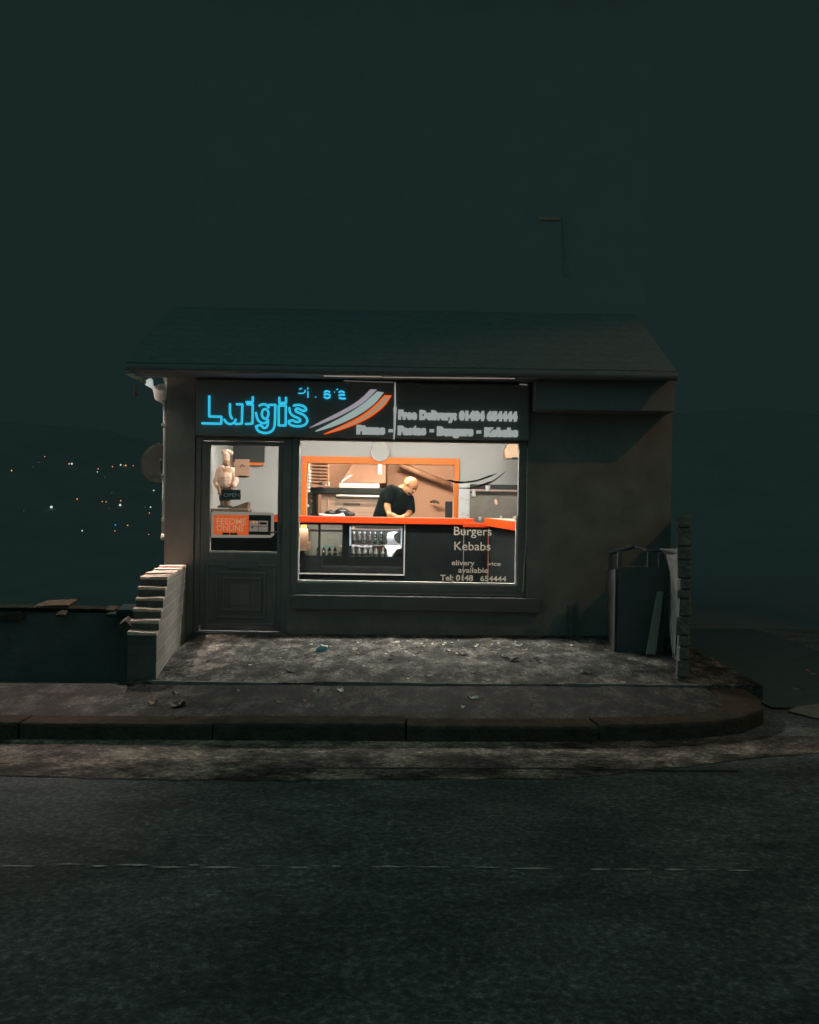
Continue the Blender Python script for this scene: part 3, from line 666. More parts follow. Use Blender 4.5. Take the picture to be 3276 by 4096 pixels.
l = bpy.data.lights.new("flood_beam", 'SPOT'); l.energy = 620; l.color = (1.0, 0.80, 0.68); l.shadow_soft_size = 0.015; l.spot_size = R(92); l.spot_blend = 0.7
o = bpy.data.objects.new("flood_beam", l); COL.objects.link(o); o.parent = fl; o.location = Vector((LX - 0.12, 11.52, LZ - 0.06)) - wloc(fl)
bx, by, bz = LX - 0.12, 11.52, LZ - 0.06
MB().box(bx+.035, bx+.040, by-.13, by+.02, bz-.085, bz+.02).build('beam_blocker', m_dsill, fl)  # plate added to keep the flood beam off the forecourt
o.rotation_euler = Vector((-0.10, -1.25, -1.75)).to_track_quat('-Z', 'Y').to_euler()
# barge board end, colour raised to stand in for light from below
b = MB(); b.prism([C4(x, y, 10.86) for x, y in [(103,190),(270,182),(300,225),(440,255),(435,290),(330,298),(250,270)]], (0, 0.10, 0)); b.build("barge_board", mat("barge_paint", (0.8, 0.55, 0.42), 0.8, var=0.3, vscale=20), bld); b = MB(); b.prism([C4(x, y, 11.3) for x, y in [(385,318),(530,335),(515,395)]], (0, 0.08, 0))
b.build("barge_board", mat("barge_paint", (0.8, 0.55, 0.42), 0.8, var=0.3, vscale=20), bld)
# downpipe down the left corner
dpp = thing("downpipe", "white downpipe lit from above on the left corner of the shop", "downpipe", (X(655, 11.56), 11.56, 0.9))
b = MB(); b.tube([P(659, 1600, 11.56), P(660, 1800, 11.56), P(656, 1980, 11.56), P(653, 2140, 11.56)], 0.019, 10); b.build("pipe", m_pipe, dpp, smooth=True)
b = MB(); b.tube([P(653, 2138, 11.56), P(650, 2158, 11.53)], [0.021, 0.024], 10); b.build("shoe", m_pipe, dpp, smooth=True)
b = MB()
for py in (1700, 1900, 2080): p = P(657, py, 11.56); MB().box(p.x-.026, p.x+.03, 11.535, 11.60, p.z-.012, p.z+.012).build("clip", m_pipe, dpp)
# satellite dish on the side wall
sd = thing("satellite_dish", "round grey satellite dish on the left side wall of the shop", "satellite dish", (X(650, 11.9), 11.9, Z(1857, 11.9, 650)))
ce = P(650, 1857, 12.0); n = Vector((-0.25, -1, 0.15)).normalized()
Rm = n.to_track_quat('Z', 'Y').to_matrix(); b = MB(); k = 36; rings = 7; vs_ = []; fs_ = []
for side in (0, 1):
    for j in range(rings + 1):
        rr = j / rings
        for i in range(k):
            q = 2*math.pi*i/k; v = Vector((0.235*rr*math.cos(q), 0.222*rr*math.sin(q), 0.05*rr*rr - 0.004*side)); vs_.append(ce + Rm @ v)
    o0 = side*(rings+1)*k
    fs_ += [(o0+j*k+i, o0+j*k+(i+1) % k, o0+(j+1)*k+(i+1) % k, o0+(j+1)*k+i) for j in range(rings) for i in range(k)]
o0 = rings*k; o1 = (rings+1)*k + rings*k
fs_ += [(o0+i, o0+(i+1) % k, o1+(i+1) % k, o1+i) for i in range(k)]
b.add(vs_, fs_); b.build("reflector", mat("dish_grey", (0.10, 0.092, 0.08), 0.7, var=0.25, vscale=9), sd, smooth=True)
b = MB(); arm = P(643, 1840, 11.7); b.tube([ce + Vector((0.02, -0.02, -0.20)), arm], 0.010, 8); b.build("arm", m_dsill, sd)
b = MB(); b.ball(arm, 0.012, 2); b.build("receiver", m_white, sd)
b = MB(); b.tube([ce, ce + Vector((0.12, 0.06, -0.02))], 0.02, 8); b.build("wall_mount", m_dsill, sd)

# ------------------------------------------------------------------ counter
CY = 13.1
cz = Z(2068, CY, 1500); ct = cz
cx0 = XI0 + 0.15; cxe = X(1893, CY); cd = KY - 0.04
cnt = thing("shop_counter", "long dark counter with an orange edge behind the shop window", "counter", ((cx0+cxe)/2, CY, ZF))
dx0, dx1 = X(1100, CY), X(1618, CY); dzb = Z(2296, CY, 1400); dzt = ct - 0.10
b = MB()
b.box(cx0, dx0, CY + .02, CY+0.06, ZF, ct - .075); b.box(dx1, X(1858, CY), CY + .02, CY+0.06, ZF, ct - .075)
b.box(dx0, dx1, CY + .02, CY+0.06, ZF, dzb); b.box(dx0, dx1, CY + .02, CY+0.06, dzt, ct - .075)
b.build("front_panel", m_counter, cnt)
MB().box(cx0, cxe, CY, cd, ct - .035, ct).build("worktop", m_worktop, cnt, bevel=0.004)
MB().box(cx0, cxe + .004, CY - 0.035, CY - .002, ct - 0.076, ct - .001).build("orange_edge", m_redor, cnt, bevel=0.005)
b = MB(); b.box(X(1140, CY), dx1 + 0.012, CY + .004, CY + .018, dzb - 0.010, dzb + 0.006); b.box(dx1 - .002, dx1 + 0.012, CY + .004, CY+.018, dzb + .007, ct - 0.080)
b.build("white_trim", m_white, cnt)
b = MB(); b.box(cx0, cxe, cd - 0.02, cd - .004, ZF, ct - .037); b.box(dx0 - .03, dx0 - .002, CY + .062, cd - .03, ZF, ct - .04); b.box(dx1 + .002, dx1 + .03, CY+.062, cd - .03, ZF, ct - .04)
b.build("back_panel", m_counter, cnt)
# display cabinets under the counter
def K(cx, cy, Y=CY): return P(1180 + cx/3.748, 2070 + cy/3.748, Y)
cab = thing("display_cabinet", "glazed drinks cabinet built in under the counter left of the trim", "display cabinet", ((dx0+dx1)/2, CY+.1, dzb))
shz = K(300, 572, CY+.12).z
b = MB()
b.box(dx0, dx1, CY+.07, CY+0.42, dzb - 0.02, shz); b.box(K(345, 0).x, K(378, 0).x, CY+.07, CY+.10, shz, dzt); b.box(K(708, 0).x, K(815, 0).x, CY+.07, CY+.42, shz, dzt)
b.box(K(1612, 0).x, dx1, CY+.07, CY+.42, shz, dzt)
b.build("cabinet_frame", m_black, cab)
m_cabgrey = mat("cabinet_grey", (0.36, 0.35, 0.30), 0.6, var=0.15, vscale=40)
MB().box(dx0, dx1, CY+.425, CY+.45, dzb, dzt).build("cabinet_back", m_cabgrey, cab)
b = MB(); b.box(K(30, 0).x, K(735, 0).x, CY+.31, CY+.40, K(0, 182).z, K(0, 166).z); b.box(K(850, 0).x, K(1600, 0).x, CY+.12, CY+.42, K(0, 410).z, K(0, 398).z); b.build("shelf", mat("shelf_grey", (0.22, 0.21, 0.18), 0.5), cab)
m_led = mat("led_on", (0, 0, 0), emit=(0.52, 0.58, 0.68), estr=1.0)
Yl = CY + .075
for (x0, y0, x1, y1) in ((828,160,828,410),(1600,175,1592,440)):
    n = 12; b = MB()
    for i in range(n+1): b.ball(K(lerp(x0, x1, i/n), lerp(y0, y1, i/n), Yl), 0.0115, 1)
    b.tube([K(x0, y0, Yl), K(x1, y1, Yl)], 0.006, 6); b.build("led_chain", m_led, cab)
m_ledp = mat("led_pink", (0, 0, 0), emit=(0.55, 0.42, 0.38), estr=1.0)
b = MB(); b.tube([K(845, 172, Yl), K(1200, 182, Yl), K(1600, 182, Yl)], 0.008, 8); b.build("light_rail", m_ledp, cab)
area("cabinet_lamp", K(1200, 190, CY+.085), 0.75, 0.02, 1.6, (0.9, 0.95, 1.0), cab, (R(22), 0, 0))
area("cabinet_lamp", K(1200, 425, CY+.085), 0.75, 0.02, 1.0, (1.0, 0.93, 0.95), cab, (R(22), 0, 0))
area("cabinet_lamp", K(380, 120, CY+.085), 0.75, 0.02, 3.6, (1.0, 0.93, 0.85), cab, (R(28), 0, 0))
b = MB(); b.tube([K(845, 418, Yl), K(960, 428, Yl), K(1000, 440, Yl), K(1160, 440, Yl)], 0.007, 8); b.build("light_rail", mat("led_lilac", (0,0,0), emit=(0.52, 0.45, 0.52)), cab)
b = MB(); b.box(K(865, 0).x, K(1175, 0).x, CY+.10, CY+.11, K(0, 160).z, K(0, 124).z); b.box(K(1245, 0).x, K(1553, 0).x, CY+.10, CY+.11, K(0, 160).z, K(0, 124).z); b.build("price_card", mat("card_pink", (0.42, 0.28, 0.23), 0.8, var=0.05), cab)
b = MB(); b.box(dx0+.01, dx1-.01, CY+.064, CY+.067, dzb, dzt); b.build("cabinet_glass", m_glass, cab)
# white carrier bag glare in the cabinet
o = MB(); o.prism([K(x, y, CY + .115) for x, y in [(1395,235),(1455,215),(1560,215),(1500,240),(1480,280),(1495,340),(1545,395),(1605,400),(1600,465),(1520,480),(1490,540),(1450,598),(1400,598),(1378,560),(1378,480),(1345,440),(1355,405),(1390,380),(1372,300)]], (0, 0.03, 0))
tag(o.build("carrier_bag", mat("bright_bag", (0.95, 0.93, 0.93), 0.6, var=0.03), bevel=0.008), "bright white carrier bag hanging at the right end of the lit cabinet", "bag")
# stacked tan boxes at the left end
o = MB(); o.box(K(-60, 0).x, K(180, 0).x, CY+.13, CY+.36, K(0, 505).z, K(0, 165).z)
tag(o.build("cardboard_box", mat("tan_card", (0.50, 0.28, 0.18), 0.8, var=0.08), bevel=0.004), "tall tan cardboard box at the left end of the cabinet", "box")
o = MB(); o.box(K(185, 0).x, K(235, 0).x, CY+.13, CY+.25, K(0, 480).z, K(0, 380).z)
tag(o.build("cardboard_box", mat("pink_card", (0.55, 0.34, 0.25), 0.8, var=0.08), bevel=0.003), "small pale carton beside the tall tan box in the cabinet", "box")
o = MB(); o.box(K(80, 0).x, K(155, 0).x, CY+.14, CY+.22, K(0, 163).z, K(0, 110).z)
tag(o.build("orange_carton", m_orange, bevel=0.002), "small orange carton on top of the tall tan box", "carton")
m_bott = mat("dark_bottle", (0.012, 0.02, 0.022), 0.15, var=0.2); m_teal = mat("teal_cap", (0.02, 0.62, 0.60), 0.4, var=0.05)
m_labelg = mat("bottle_label", (0.10, 0.10, 0.085), 0.6, var=0.6, vscale=60); m_wcap = mat("white_cap", (0.85, 0.8, 0.78), 0.4)
def bottle(px, ytop, ybot, rad, capm, bodym, label, cat="bottle", Yb=CY+.16, group=None):
    t0 = K(px, ytop, Yb); b0 = K(px, ybot, Yb); h = t0.z - b0.z
    t = thing("bottle", label, cat, b0, group=group)
    MB().lathe(b0, [(rad*.9, 0), (rad, h*.04), (rad, h*.55), (rad*.75, h*.68), (rad*.38, h*.80), (rad*.36, h*.88)], 16).build("glass_body", bodym, t, smooth=True)
    MB().lathe(b0, [(rad*1.02, h*.15), (rad*1.02, h*.48)], 16).build("paper_label", m_labelg, t, smooth=True)
    MB().lathe(b0, [(rad*.62, h*.86), (rad*.62, h), (rad*.5, h*1.01)], 12).build("cap", capm, t, smooth=True)
ordn = ["leftmost", "second", "third", "fourth"]
for i, px in enumerate((345, 428, 515, 598)):
    bottle(px, 424, 570, 0.021, m_teal, m_bott, ["leftmost teal-capped dark bottle in the left cabinet", "second teal-capped dark bottle from the left in the left cabinet", "third teal-capped dark bottle from the left in the left cabinet", "rightmost teal-capped dark bottle in the left cabinet"][i], group="teal-capped bottles in the left cabinet")
bottle(682, 418, 575, 0.024, m_wcap, mat("amber_bottle", (0.30, 0.22, 0.14), 0.3, var=0.3), "pale bottle with a big white cap at the right of the left cabinet")
m_brown = mat("cola_bottle", (0.11, 0.07, 0.055), 0.3, var=0.6, vscale=30); m_silv = mat("silver_cap", (0.75, 0.75, 0.8), 0.3)
for i, px in enumerate((885, 965, 1040, 1120, 1200, 1290)):
    nm = ["first", "second", "third", "fourth", "fifth", "sixth"][i]
    bottle(px, 215, 396, 0.022, m_silv, m_brown if i < 4 else m_bott, f"{nm} small bottle from the left on the upper shelf of the lit cabinet", Yb=CY+.2, group="bottles on the upper cabinet shelf")
m_gb = mat("grey_bottle", (0.13, 0.13, 0.11), 0.3, var=0.6, vscale=30)
for i, px in enumerate((870, 960, 1050, 1135, 1215, 1320)):
    nm = ["first", "second", "third", "fourth", "fifth", "sixth"][i]
    bottle(px, 425 if i < 4 else 455, 585, 0.024, m_silv if i < 4 else mat("salmon_cap", (0.75, 0.32, 0.16), 0.5), m_gb, f"{nm} bottle from the left on the lower shelf of the lit cabinet", Yb=CY+.16, group="bottles on the lower cabinet shelf")
# towel and gate flap, right counter
o = MB(); q = [(1273,2052),(1300,2055),(1330,2058),(1355,2055),(1370,2050),(1378,2064),(1350,2062.5),(1325,2063),(1300,2062),(1276,2058)]
Yt = CY + .25; o.prism([P(x, y + 1, Yt) for x, y in q], (0, 0.16, 0.0))
tag(o.build("paper_sheet", mat("white_towel", (0.9, 0.87, 0.84), 0.8, var=0.03), bevel=0.002), "crumpled white cloth lying on the left of the counter", "cloth")
gate = thing("counter_gate", "low orange-edged gate in the gap of the counter", "gate", (X(1905, 12.9), 12.9, ZF))
ga0, ga1 = X(1855, 12.95), X(1957, 12.95); gz = Z(2092, 12.95, 1900)
MB().box(ga0, ga1, 12.95, 12.98, ZF, gz - .055).build("gate_panel", m_counter, gate)
MB().box(ga0, ga1, 12.93, 13.07, gz - .05, gz).build("gate_top", m_redor, gate, bevel=0.004)
MB().box(ga0, ga0+.010, 12.935, 12.948, ZF, gz-.06).build("gate_edge", mat("grey_edge", (0.16, 0.16, 0.14), 0.6, var=0.3, vscale=30), gate)
MB().box(ga1 - .012, ga1, 12.93, 12.948, ZF, gz-.06).build("gate_edge", mat("rust_edge", (0.42, 0.13, 0.05), 0.6, var=0.4, vscale=40), gate)
rc = thing("side_counter", "short orange-edged counter along the right wall of the shop", "counter", (X(2020, 12.5), 12.5, ZF))
a0 = P(1948, 2072, 12.95); a1 = P(2090, 2093, 12.2); a1z = a0.z
e0 = Vector((a0.x, 12.95, a0.z)); e1 = Vector((X(2075, 12.1), 12.1, P(2075, 2087, 12.1).z)); wd = Vector((0.5, 0.12, 0))
MB().prism([e0, e1, e1 + Vector((XI1 - .04 - e1.x, 0.1, 0)), Vector((XI1 - .04, 13.3, a0.z))], (0, 0, -0.03)).build("worktop", m_worktop, rc)
dd = (e1 - e0).normalized(); nn = Vector((dd.y, -dd.x, 0)); nn = nn if nn.y < 0 else -nn
MB().prism([e0 + nn*.002, e1 + nn*.002, e1 + nn*.002 - Vector((0,0,.095)), e0 + nn*.002 - Vector((0,0,.085))], nn*0.03).build("orange_edge", m_redor, rc)
MB().prism([e0 - nn*.03 - Vector((0,0,.032)), e1 - nn*.03 - Vector((0,0,.032)), Vector((e1.x, e1.y, ZF)) - nn*.03, Vector((e0.x, e0.y, ZF)) - nn*.03], -nn*0.03).build("front_panel", m_counter, rc)
# white drinks fridge beside the hatch with faint orange words
Yf = KY - 0.20
fr = thing("menu_stand", "white upright menu stand with faint orange words right of the hatch", "menu stand", (X(1860, Yf), Yf, ct))
m_bright = mat("bright_white", (0.50, 0.52, 0.52), 0.6, var=0.02)
a0, a1 = C5(318, 545, Yf), C5(608, 1200, Yf)
MB().box(a0.x, a1.x, Yf, Yf+.10, ct + .002, a0.z).build("stand_board", m_bright, fr, bevel=0.006)
a0, a1 = C5(320, 430, Yf), C5(575, 520, Yf)
MB().box(a0.x, a1.x, Yf + .01, Yf+.08, a1.z, a0.z).build("header_card", m_bright, fr, bevel=0.006)
m_ft = mat("faint_print", (0.50, 0.36, 0.30), 0.7)
text("menu_print", "PI", 1842, 1853, 2000, 12, Yf - .001, m_ft, fr); text("menu_print", "ZZ", 1860, 1880, 2016, 19, Yf - .001, m_ft, fr); text("menu_print", "A", 1845, 1860, 2061, 12, Yf - .001, m_ft, fr)
MB().ball(P(1871, 2061, Yf), .012, 2, (1, .3, .8)).build("menu_spot", mat("spot_orange", (0.6, 0.2, 0.1), 0.6), fr)
def cup(px0, px1, py0, py1, Y, label, m_=None):
    c = P((px0+px1)/2, py1, Y); h = P(px0, py0, Y).z - c.z; r = (X(px1, Y) - X(px0, Y))/2
    o = MB(); o.lathe(c, [(r*.75, 0), (r*.8, h*.05), (r, h*.95), (r*1.02, h), (r*.9, h), (r*.85, h*.9)], 18)
    return tag(o.build("cup", m_ or m_bright, smooth=True), label, "cup")
cup(1884, 1905, 1958, 1986, Yf - .05, "large white cup beside the menu stand", m_white)
cup(1941, 1961, 1942, 1965, 13.72, "white cup on the rail of the heated display", m_white)
cup(1914, 1926, 2067, 2083, 13.6, "small pale cup in the counter gap", m_white)
cup(1999, 2009, 2063, 2073, 12.9, "small pale cup on the side counter", m_white)
cup(2052, 2066, 2066, 2078, 12.6, "pale cup at the right end of the side counter", m_white)
# heated display on right
hy = 13.75
hd_ = thing("heated_display", "black heated display case with grey glass on the right wall", "display case", (X(1975, hy), hy, 1.1))
a0, a1 = C5(580, 440, hy), C5(1690, 560, hy)
hx0, hx1 = a0.x, XI1 - .04
MB().box(hx0, hx1, hy, KY - .01, a1.z, a0.z).build("top_box", m_black, hd_, bevel=0.004)
MB().box(hx0 + .02, hx1, hy - .03, hy - .005, C5(900, 600, hy).z, C5(900, 566, hy).z).build("front_rail", mat("pink_rail", (0.42, 0.27, 0.2), 0.5, var=0.05), hd_)
m_dg = mat("dark_glass_panel", (0.17, 0.155, 0.13), 0.35, var=0.35, vscale=3)
MB().box(hx0, hx1, hy + .01, KY - .012, 1.15, a1.z - .002).build("grey_panel", m_dg, hd_)
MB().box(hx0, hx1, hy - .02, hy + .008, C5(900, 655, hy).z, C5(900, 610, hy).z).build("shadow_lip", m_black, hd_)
MB().ball(C5(1170, 850, hy), 0.022, 2, (0.8, .5, 1.6), Matrix.Rotation(R(-14), 3, 'Y')).build("heat_bulb", mat("bulb_on", (0, 0, 0), emit=(0.75, 0.42, 0.28), estr=1.0), hd_, smooth=True)
# wall unit top right
un = thing("wall_unit", "beige box unit high on the right wall of the shop", "wall unit", (X(2045, 13.3), 13.3, Z(1835, 13.3, 2045)))
MB().prism([P(x, y, 13.3) for x, y in [(2018,1802),(2037,1768),(2110,1768),(2110,1834),(2022,1834)]], (0, 0.3, 0)).build("casing", mat("beige_casing", (0.46, 0.31, 0.20), 0.6, var=0.1), un, bevel=0.006)
MB().tube([P(2048, 1832, 13.29), P(2100, 1832, 13.29)], 0.010, 8).build("slot", m_black, un)
# wall clock
ck = P(1520, 1808, KY - .06)
clk = thing("wall_clock", "round white wall clock overlapping the top of the orange hatch frame", "clock", ck)
MB().lathe(ck, [(0.117, 0.045), (0.12, 0.01), (0.115, -0.004), (0.105, -0.006), (0.102, 0.003)], 40, axis='Y').build("clock_rim", mat("clock_rim", (0.48, 0.40, 0.33), 0.4), clk, smooth=True)
MB().lathe(ck + Vector((0, -.001, 0)), [(0.103, 0.004), (0.103, 0.0)], 40, axis='Y').build("clock_face", m_iw, clk)

# ------------------------------------------------------------------ kitchen
def KT(cx, cy, Y): return P(1200 + cx/7.836, 1830 + cy/7.836, Y)     # crop of the tray rack
Yr = 15.0
ov = thing("pizza_oven", "wide steel oven with a black top and bright handle in the kitchen", "oven", (X(1390, 15.3), 15.3, ZF))
o0, o1 = P(1283, 1974, Yr), P(1560, 2075, Yr)
MB().box(o0.x, o1.x, Yr, 16.0, 0.7, o0.z).build("oven_front", m_steel, ov, bevel=0.006)
MB().box(P(1245, 0, Yr).x, o1.x, Yr - .05, 16.0, o0.z + .002, Z(1951, Yr, 1400)).build("oven_top", m_black, ov, bevel=0.004)
MB().box(P(1245, 0, Yr).x, P(1280, 0, Yr).x, Yr - .02, 16.0, 0.7, o0.z).build("side_column", m_dsteel, ov)
MB().box(P(1279.5, 0, Yr).x, P(1285, 0, Yr).x, Yr - .024, Yr + .1, 0.7, o0.z).build("door_gap", m_black, ov)
b = MB(); b.tube([P(1345, 1982, Yr - .05), P(1440, 1984, Yr - .06), P(1529, 1986, Yr - .05)], 0.011, 10); b.build("handle", mat("bright_handle", (0.85, 0.72, 0.66), 0.4), ov, smooth=True)
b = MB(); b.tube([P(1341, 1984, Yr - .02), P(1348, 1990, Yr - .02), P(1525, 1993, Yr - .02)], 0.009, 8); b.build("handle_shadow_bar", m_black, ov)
b = MB(); b.box(P(1405, 0, Yr).x, P(1472, 0, Yr).x, Yr - .006, Yr - .001, Z(2022, Yr, 1440), Z(2013, Yr, 1440)); b.build("oven_badge", m_dsteel, ov)
for (px, ww, hh, lab) in ((1322, 0.085, .08, "dark round pan left in front of the steel oven"), (1368, 0.095, .11, "tallest dark pan in front of the steel oven"), (1400, 0.07, .06, "dark low pan right in front of the steel oven")):
    c = P(px, 2066, 14.75); o = MB(); o.lathe(c, [(ww*.8, 0), (ww, hh*.3), (ww*.95, hh*.7), (ww*.6, hh*.93), (0.02, hh), (0.018, hh*1.12)], 20)
    tag(o.build("pan", m_black, smooth=True), lab, "pan")
    MBt = None
# worktable under pans
wt = thing("prep_table", "steel kitchen table behind the hatch", "table", (-0.3, 14.7, ZF))
MB().box(OX0 + .05, OX1 - .45, 14.60, 14.95, 1.07, P(1368, 2066, 14.75).z - .001).build("tabletop", m_steel, wt)
for xx in (OX0 + .1, OX1 - .5):
    for yy in (14.64, 14.9): MB().box(xx, xx+.03, yy, yy+.03, ZF, 1.07).build("leg", m_steel, wt)
# tray rack
rk = thing("tray_rack", "tall rack of dark trays with round white cups in the kitchen corner", "rack", (X(1270, 14.8), 14.8, ZF))
ty = [182, 292, 395, 498, 600, 700, 800]
for i, cy in enumerate(ty):
    a0, a1 = KT(380, cy, 14.7), KT(830 if i < 6 else 600, cy, 14.7)
    b = MB(); b.box(a0.x, a1.x, 14.7, 15.0, a0.z - .0065, a0.z + .0055); b.box(a0.x - .004, a0.x + (a1.x - a0.x)*.55, 14.685, 14.699, a0.z - .010, a0.z + .009)
    b.build("tray", mat("brown_tray", (0.060, 0.030, 0.012), 0.5), rk, bevel=0.004)
b = MB(); q0, q1 = KT(850, 150, 14.7), KT(840, 880, 14.7); b.box(q0.x - .004, q0.x + .004, 14.98, 15.0, 0.5, q0.z); b.box(KT(345, 0, 15).x - .006, KT(345, 0, 15).x + .004, 14.98, 15.0, 0.5, q0.z); b.build("upright", mat("tan_upright", (0.40, 0.22, 0.12), 0.6), rk)
for cy, cx in ((160,290),(240,275),(340,278),(440,305),(545,290),(645,298),(750,295),(850,275),(948,280),(1050,280),(1515,245)):
    c = KT(cx, cy, 14.66); b = MB(); b.lathe(c, [(0.0165, 0.03), (0.0195, 0.002), (0.0175, -0.004), (0.008, -0.006)], 18, axis='Y')
    b.build("tray_end", mat("cup_white", (0.85, 0.85, 0.84), 0.5), rk, smooth=True)
b = MB()
for cy in (1110, 1195, 1350, 1710): a0 = KT(200, cy, 14.7); a1 = KT(345, cy, 14.7); h = .012 if cy != 1350 else .03; b.box(a0.x, a1.x, 14.7, 14.9, a0.z - h/2, a0.z + h/2)
b.build("lower_tray", mat("brown_tray2", (0.10, 0.055, 0.025), 0.6, var=0.3), rk)
# extractor hood
hdd = thing("extractor_hood", "sloping steel extractor hood above the oven", "extractor hood", (X(1450, 15.9), 15.9, 1.65))
zt = Z(1840, 15.9, 1450)
lowz = Z(1931, 15.5, 1450); L0 = X(1362, 15.5); L1 = X(1541, 15.5); T0 = X(1435, 15.9); T1 = X(1541, 15.9); tz = 2.3
b = MB(); b.add([(L0,15.5,lowz),(L1,15.5,lowz),(L1,16.55,lowz),(L0,16.55,lowz),(T0+.1,16.0,tz),(T1,16.0,tz),(T1,16.55,tz),(T0+.1,16.55,tz)],
      [(0,1,5,4),(1,2,6,5),(2,3,7,6),(3,0,4,7),(4,5,6,7),(0,3,2,1)])
b.build("canopy", mat("hood_steel", (0.23, 0.125, 0.078), 0.6, metal=0.1, var=0.2, vscale=2), hdd)
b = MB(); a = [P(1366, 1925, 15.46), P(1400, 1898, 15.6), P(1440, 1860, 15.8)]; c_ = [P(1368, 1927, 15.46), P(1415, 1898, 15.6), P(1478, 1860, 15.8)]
b.strip(a, c_, (0, .01, 0)); b.build("hood_highlight", mat("hood_highlight_pale", (0.80, 0.78, 0.72), 0.5, var=0.03), hdd)  # pale strip paints the highlight on the hood slope
b = MB(); b.box(P(1388, 0, 15.45).x, P(1548, 0, 15.45).x, 15.44, 15.49, Z(1951, 15.45, 1450), Z(1933, 15.45, 1450)); b.build("front_lip", mat("lip_pale", (0.62, 0.50, 0.47), 0.5, var=0.04), hdd)
b = MB(); b.box(P(1541, 0, 15.6).x, P(1558, 0, 15.6).x, 15.6, 15.64, lowz, tz); b.build("side_trim", mat("lip_pale", (0.5, 0.4, 0.35)), hdd)
# duct in kitchen
du = MB(); du.tube([P(1590, 1850, 16.3), P(1690, 1895, 16.35), P(1800, 1940, 16.4)], 0.045, 12)
tag(du.build("duct", mat("tan_duct", (0.48, 0.26, 0.15), 0.6), smooth=True), "sloping tan duct on the kitchen back wall above the man", "duct")
for px, lab, h in ((1285, "white carton on the oven top next to the trays", 14), (1302, "small white jar on the oven top", 8), (1315, "slim white pot on the oven top", 14)):
    c = P(px, 1943, 14.98); o = MB(); hh = h/FPX*15
    if px == 1285: o.box(c.x-.024, c.x+.024, 14.96, 15.02, c.z, c.z+hh)
    else: o.lathe(c, [(.014, 0), (.016, hh*.2), (.015, hh*.8), (.010, hh)], 14)
    tag(o.build("carton" if px == 1285 else "jar", m_white, bevel=0.001), lab, "carton" if px == 1285 else "jar")
o = MB(); a0, a1 = P(1782, 2005, 14.25), P(1809, 2064, 14.25); o.box(a0.x, a1.x, 14.25, 14.4, ct, a0.z)
cr = tag(o.build("card_reader_box", m_black, bevel=0.004), "small black till box beside the right post of the hatch", "till")
o = MB(); o.tube([P(1722, 2008, 16.5), P(1738, 2003, 16.4), P(1752, 2010, 16.4), P(1756, 2016, 16.4)], [0.012, .02, .02, .01], 8); o.ball(P(1737, 2008, 16.4), .026, 2, (1.3, .6, .8))
tag(o.build("wall_tap", m_dsteel, smooth=True), "dark tap on the kitchen back wall right of the man", "tap")

# ------------------------------------------------------------------ man behind the counter
def M(cx, cy, Y): return P(1460 + cx/6.63, 1880 + cy/6.63, Y)
YM = 14.45
man = thing("person", "bald man in a black t-shirt leaning over the counter looking down", "person", (X(1575, YM), YM, ZF))
hips = M(480, 1480, YM+.05); hips.z = 1.05
chest = M(880, 760, YM); waist = M(640, 1180, YM+.03)
neck0 = M(960, 520, YM-.02); neck1 = M(1080, 470, YM-.05); headc = M(1190, 405, YM-.08)
shL = M(690, 560, YM-.10); elL = M(585, 960, YM-.17); wrL = M(655, 1240, YM-.30)
shR = M(1130, 800, YM+.02); elR = M(1200, 1100, YM-.02); wrR = M(1090, 1235, YM-.22)
bd = MB()
bd.limb([hips, waist, chest], [0.135, 0.135, 0.150]); bd.limb([shL, chest, shR], [0.065, 0.12, 0.065])
bd.limb([neck0, neck1, headc], [0.06, 0.056, 0.06])
Rh = Matrix.Rotation(R(128), 3, 'Y')      # head bowed towards the counter, face down to the right
def hp(x, y, z): return headc + Rh @ Vector((x, y, z))
# head local frame: +z crown, +x face (rotated so the face points down-right)
Rh = Matrix.Rotation(R(38), 3, 'Y') @ Matrix.Rotation(R(-28), 3, 'Z')
bd.ball(hp(0, 0, 0.022), 0.092, 3, (1.10, 0.86, 1.0), Rh); bd.ball(hp(0.022, 0, -0.045), 0.068, 3, (1.0, 0.86, 1.05), Rh)
bd.limb([hp(0.088, 0, 0.0), hp(0.112, 0, -0.032)], [0.010, 0.016]); bd.ball(hp(0.065, 0, -0.095), 0.028, 2, (1, 1.1, .8), Rh)
bd.limb([hp(0.085, -0.035, 0.012), hp(0.094, 0, 0.016), hp(0.085, 0.035, 0.012)], [0.012, 0.012, 0.012])
for s in (-1, 1): bd.ball(hp(-0.004, s*0.083, -0.014), 0.03, 2, (0.65, 0.35, 1.05), Rh)
bd.limb([hp(0.088, -0.018, -0.066), hp(0.092, 0.018, -0.066)], [0.010, 0.010])
bd.limb([shL, elL, wrL], [0.058, 0.045, 0.031]); bd.limb([shR, elR, wrR], [0.058, 0.045, 0.031])
def hand(bd, w0, d, side):
    d = Vector(d).normalized(); up = Vector((0, 0, 1)); sd_ = d.cross(up).normalized()*side
    c = w0 + d*0.05; bd.limb([w0, w0 + d*0.045, w0 + d*0.085], [0.028, 0.034, 0.030])
    for i, (o_, ln) in enumerate(((-0.030, .062), (-0.010, .074), (0.011, .070), (0.031, .055))):
        a = w0 + d*0.095 + sd_*o_; bd.limb([a, a + d*ln*.5 + up*.008, a + d*ln - up*.008], [0.0105, 0.0098, 0.0085])
    a = w0 + d*0.03 - sd_*0.033; bd.limb([a, a + d*0.03 - sd_*0.022, a + d*0.058 - sd_*0.028 - up*.006], [0.013, 0.0115, 0.0095])
wl = wrL.copy(); wl.z = max(wl.z, ct + .03); hand(bd, wl, (0.5, -0.5, -0.12), 1); hand(bd, wrR, (-0.35, -0.8, 0), -1)
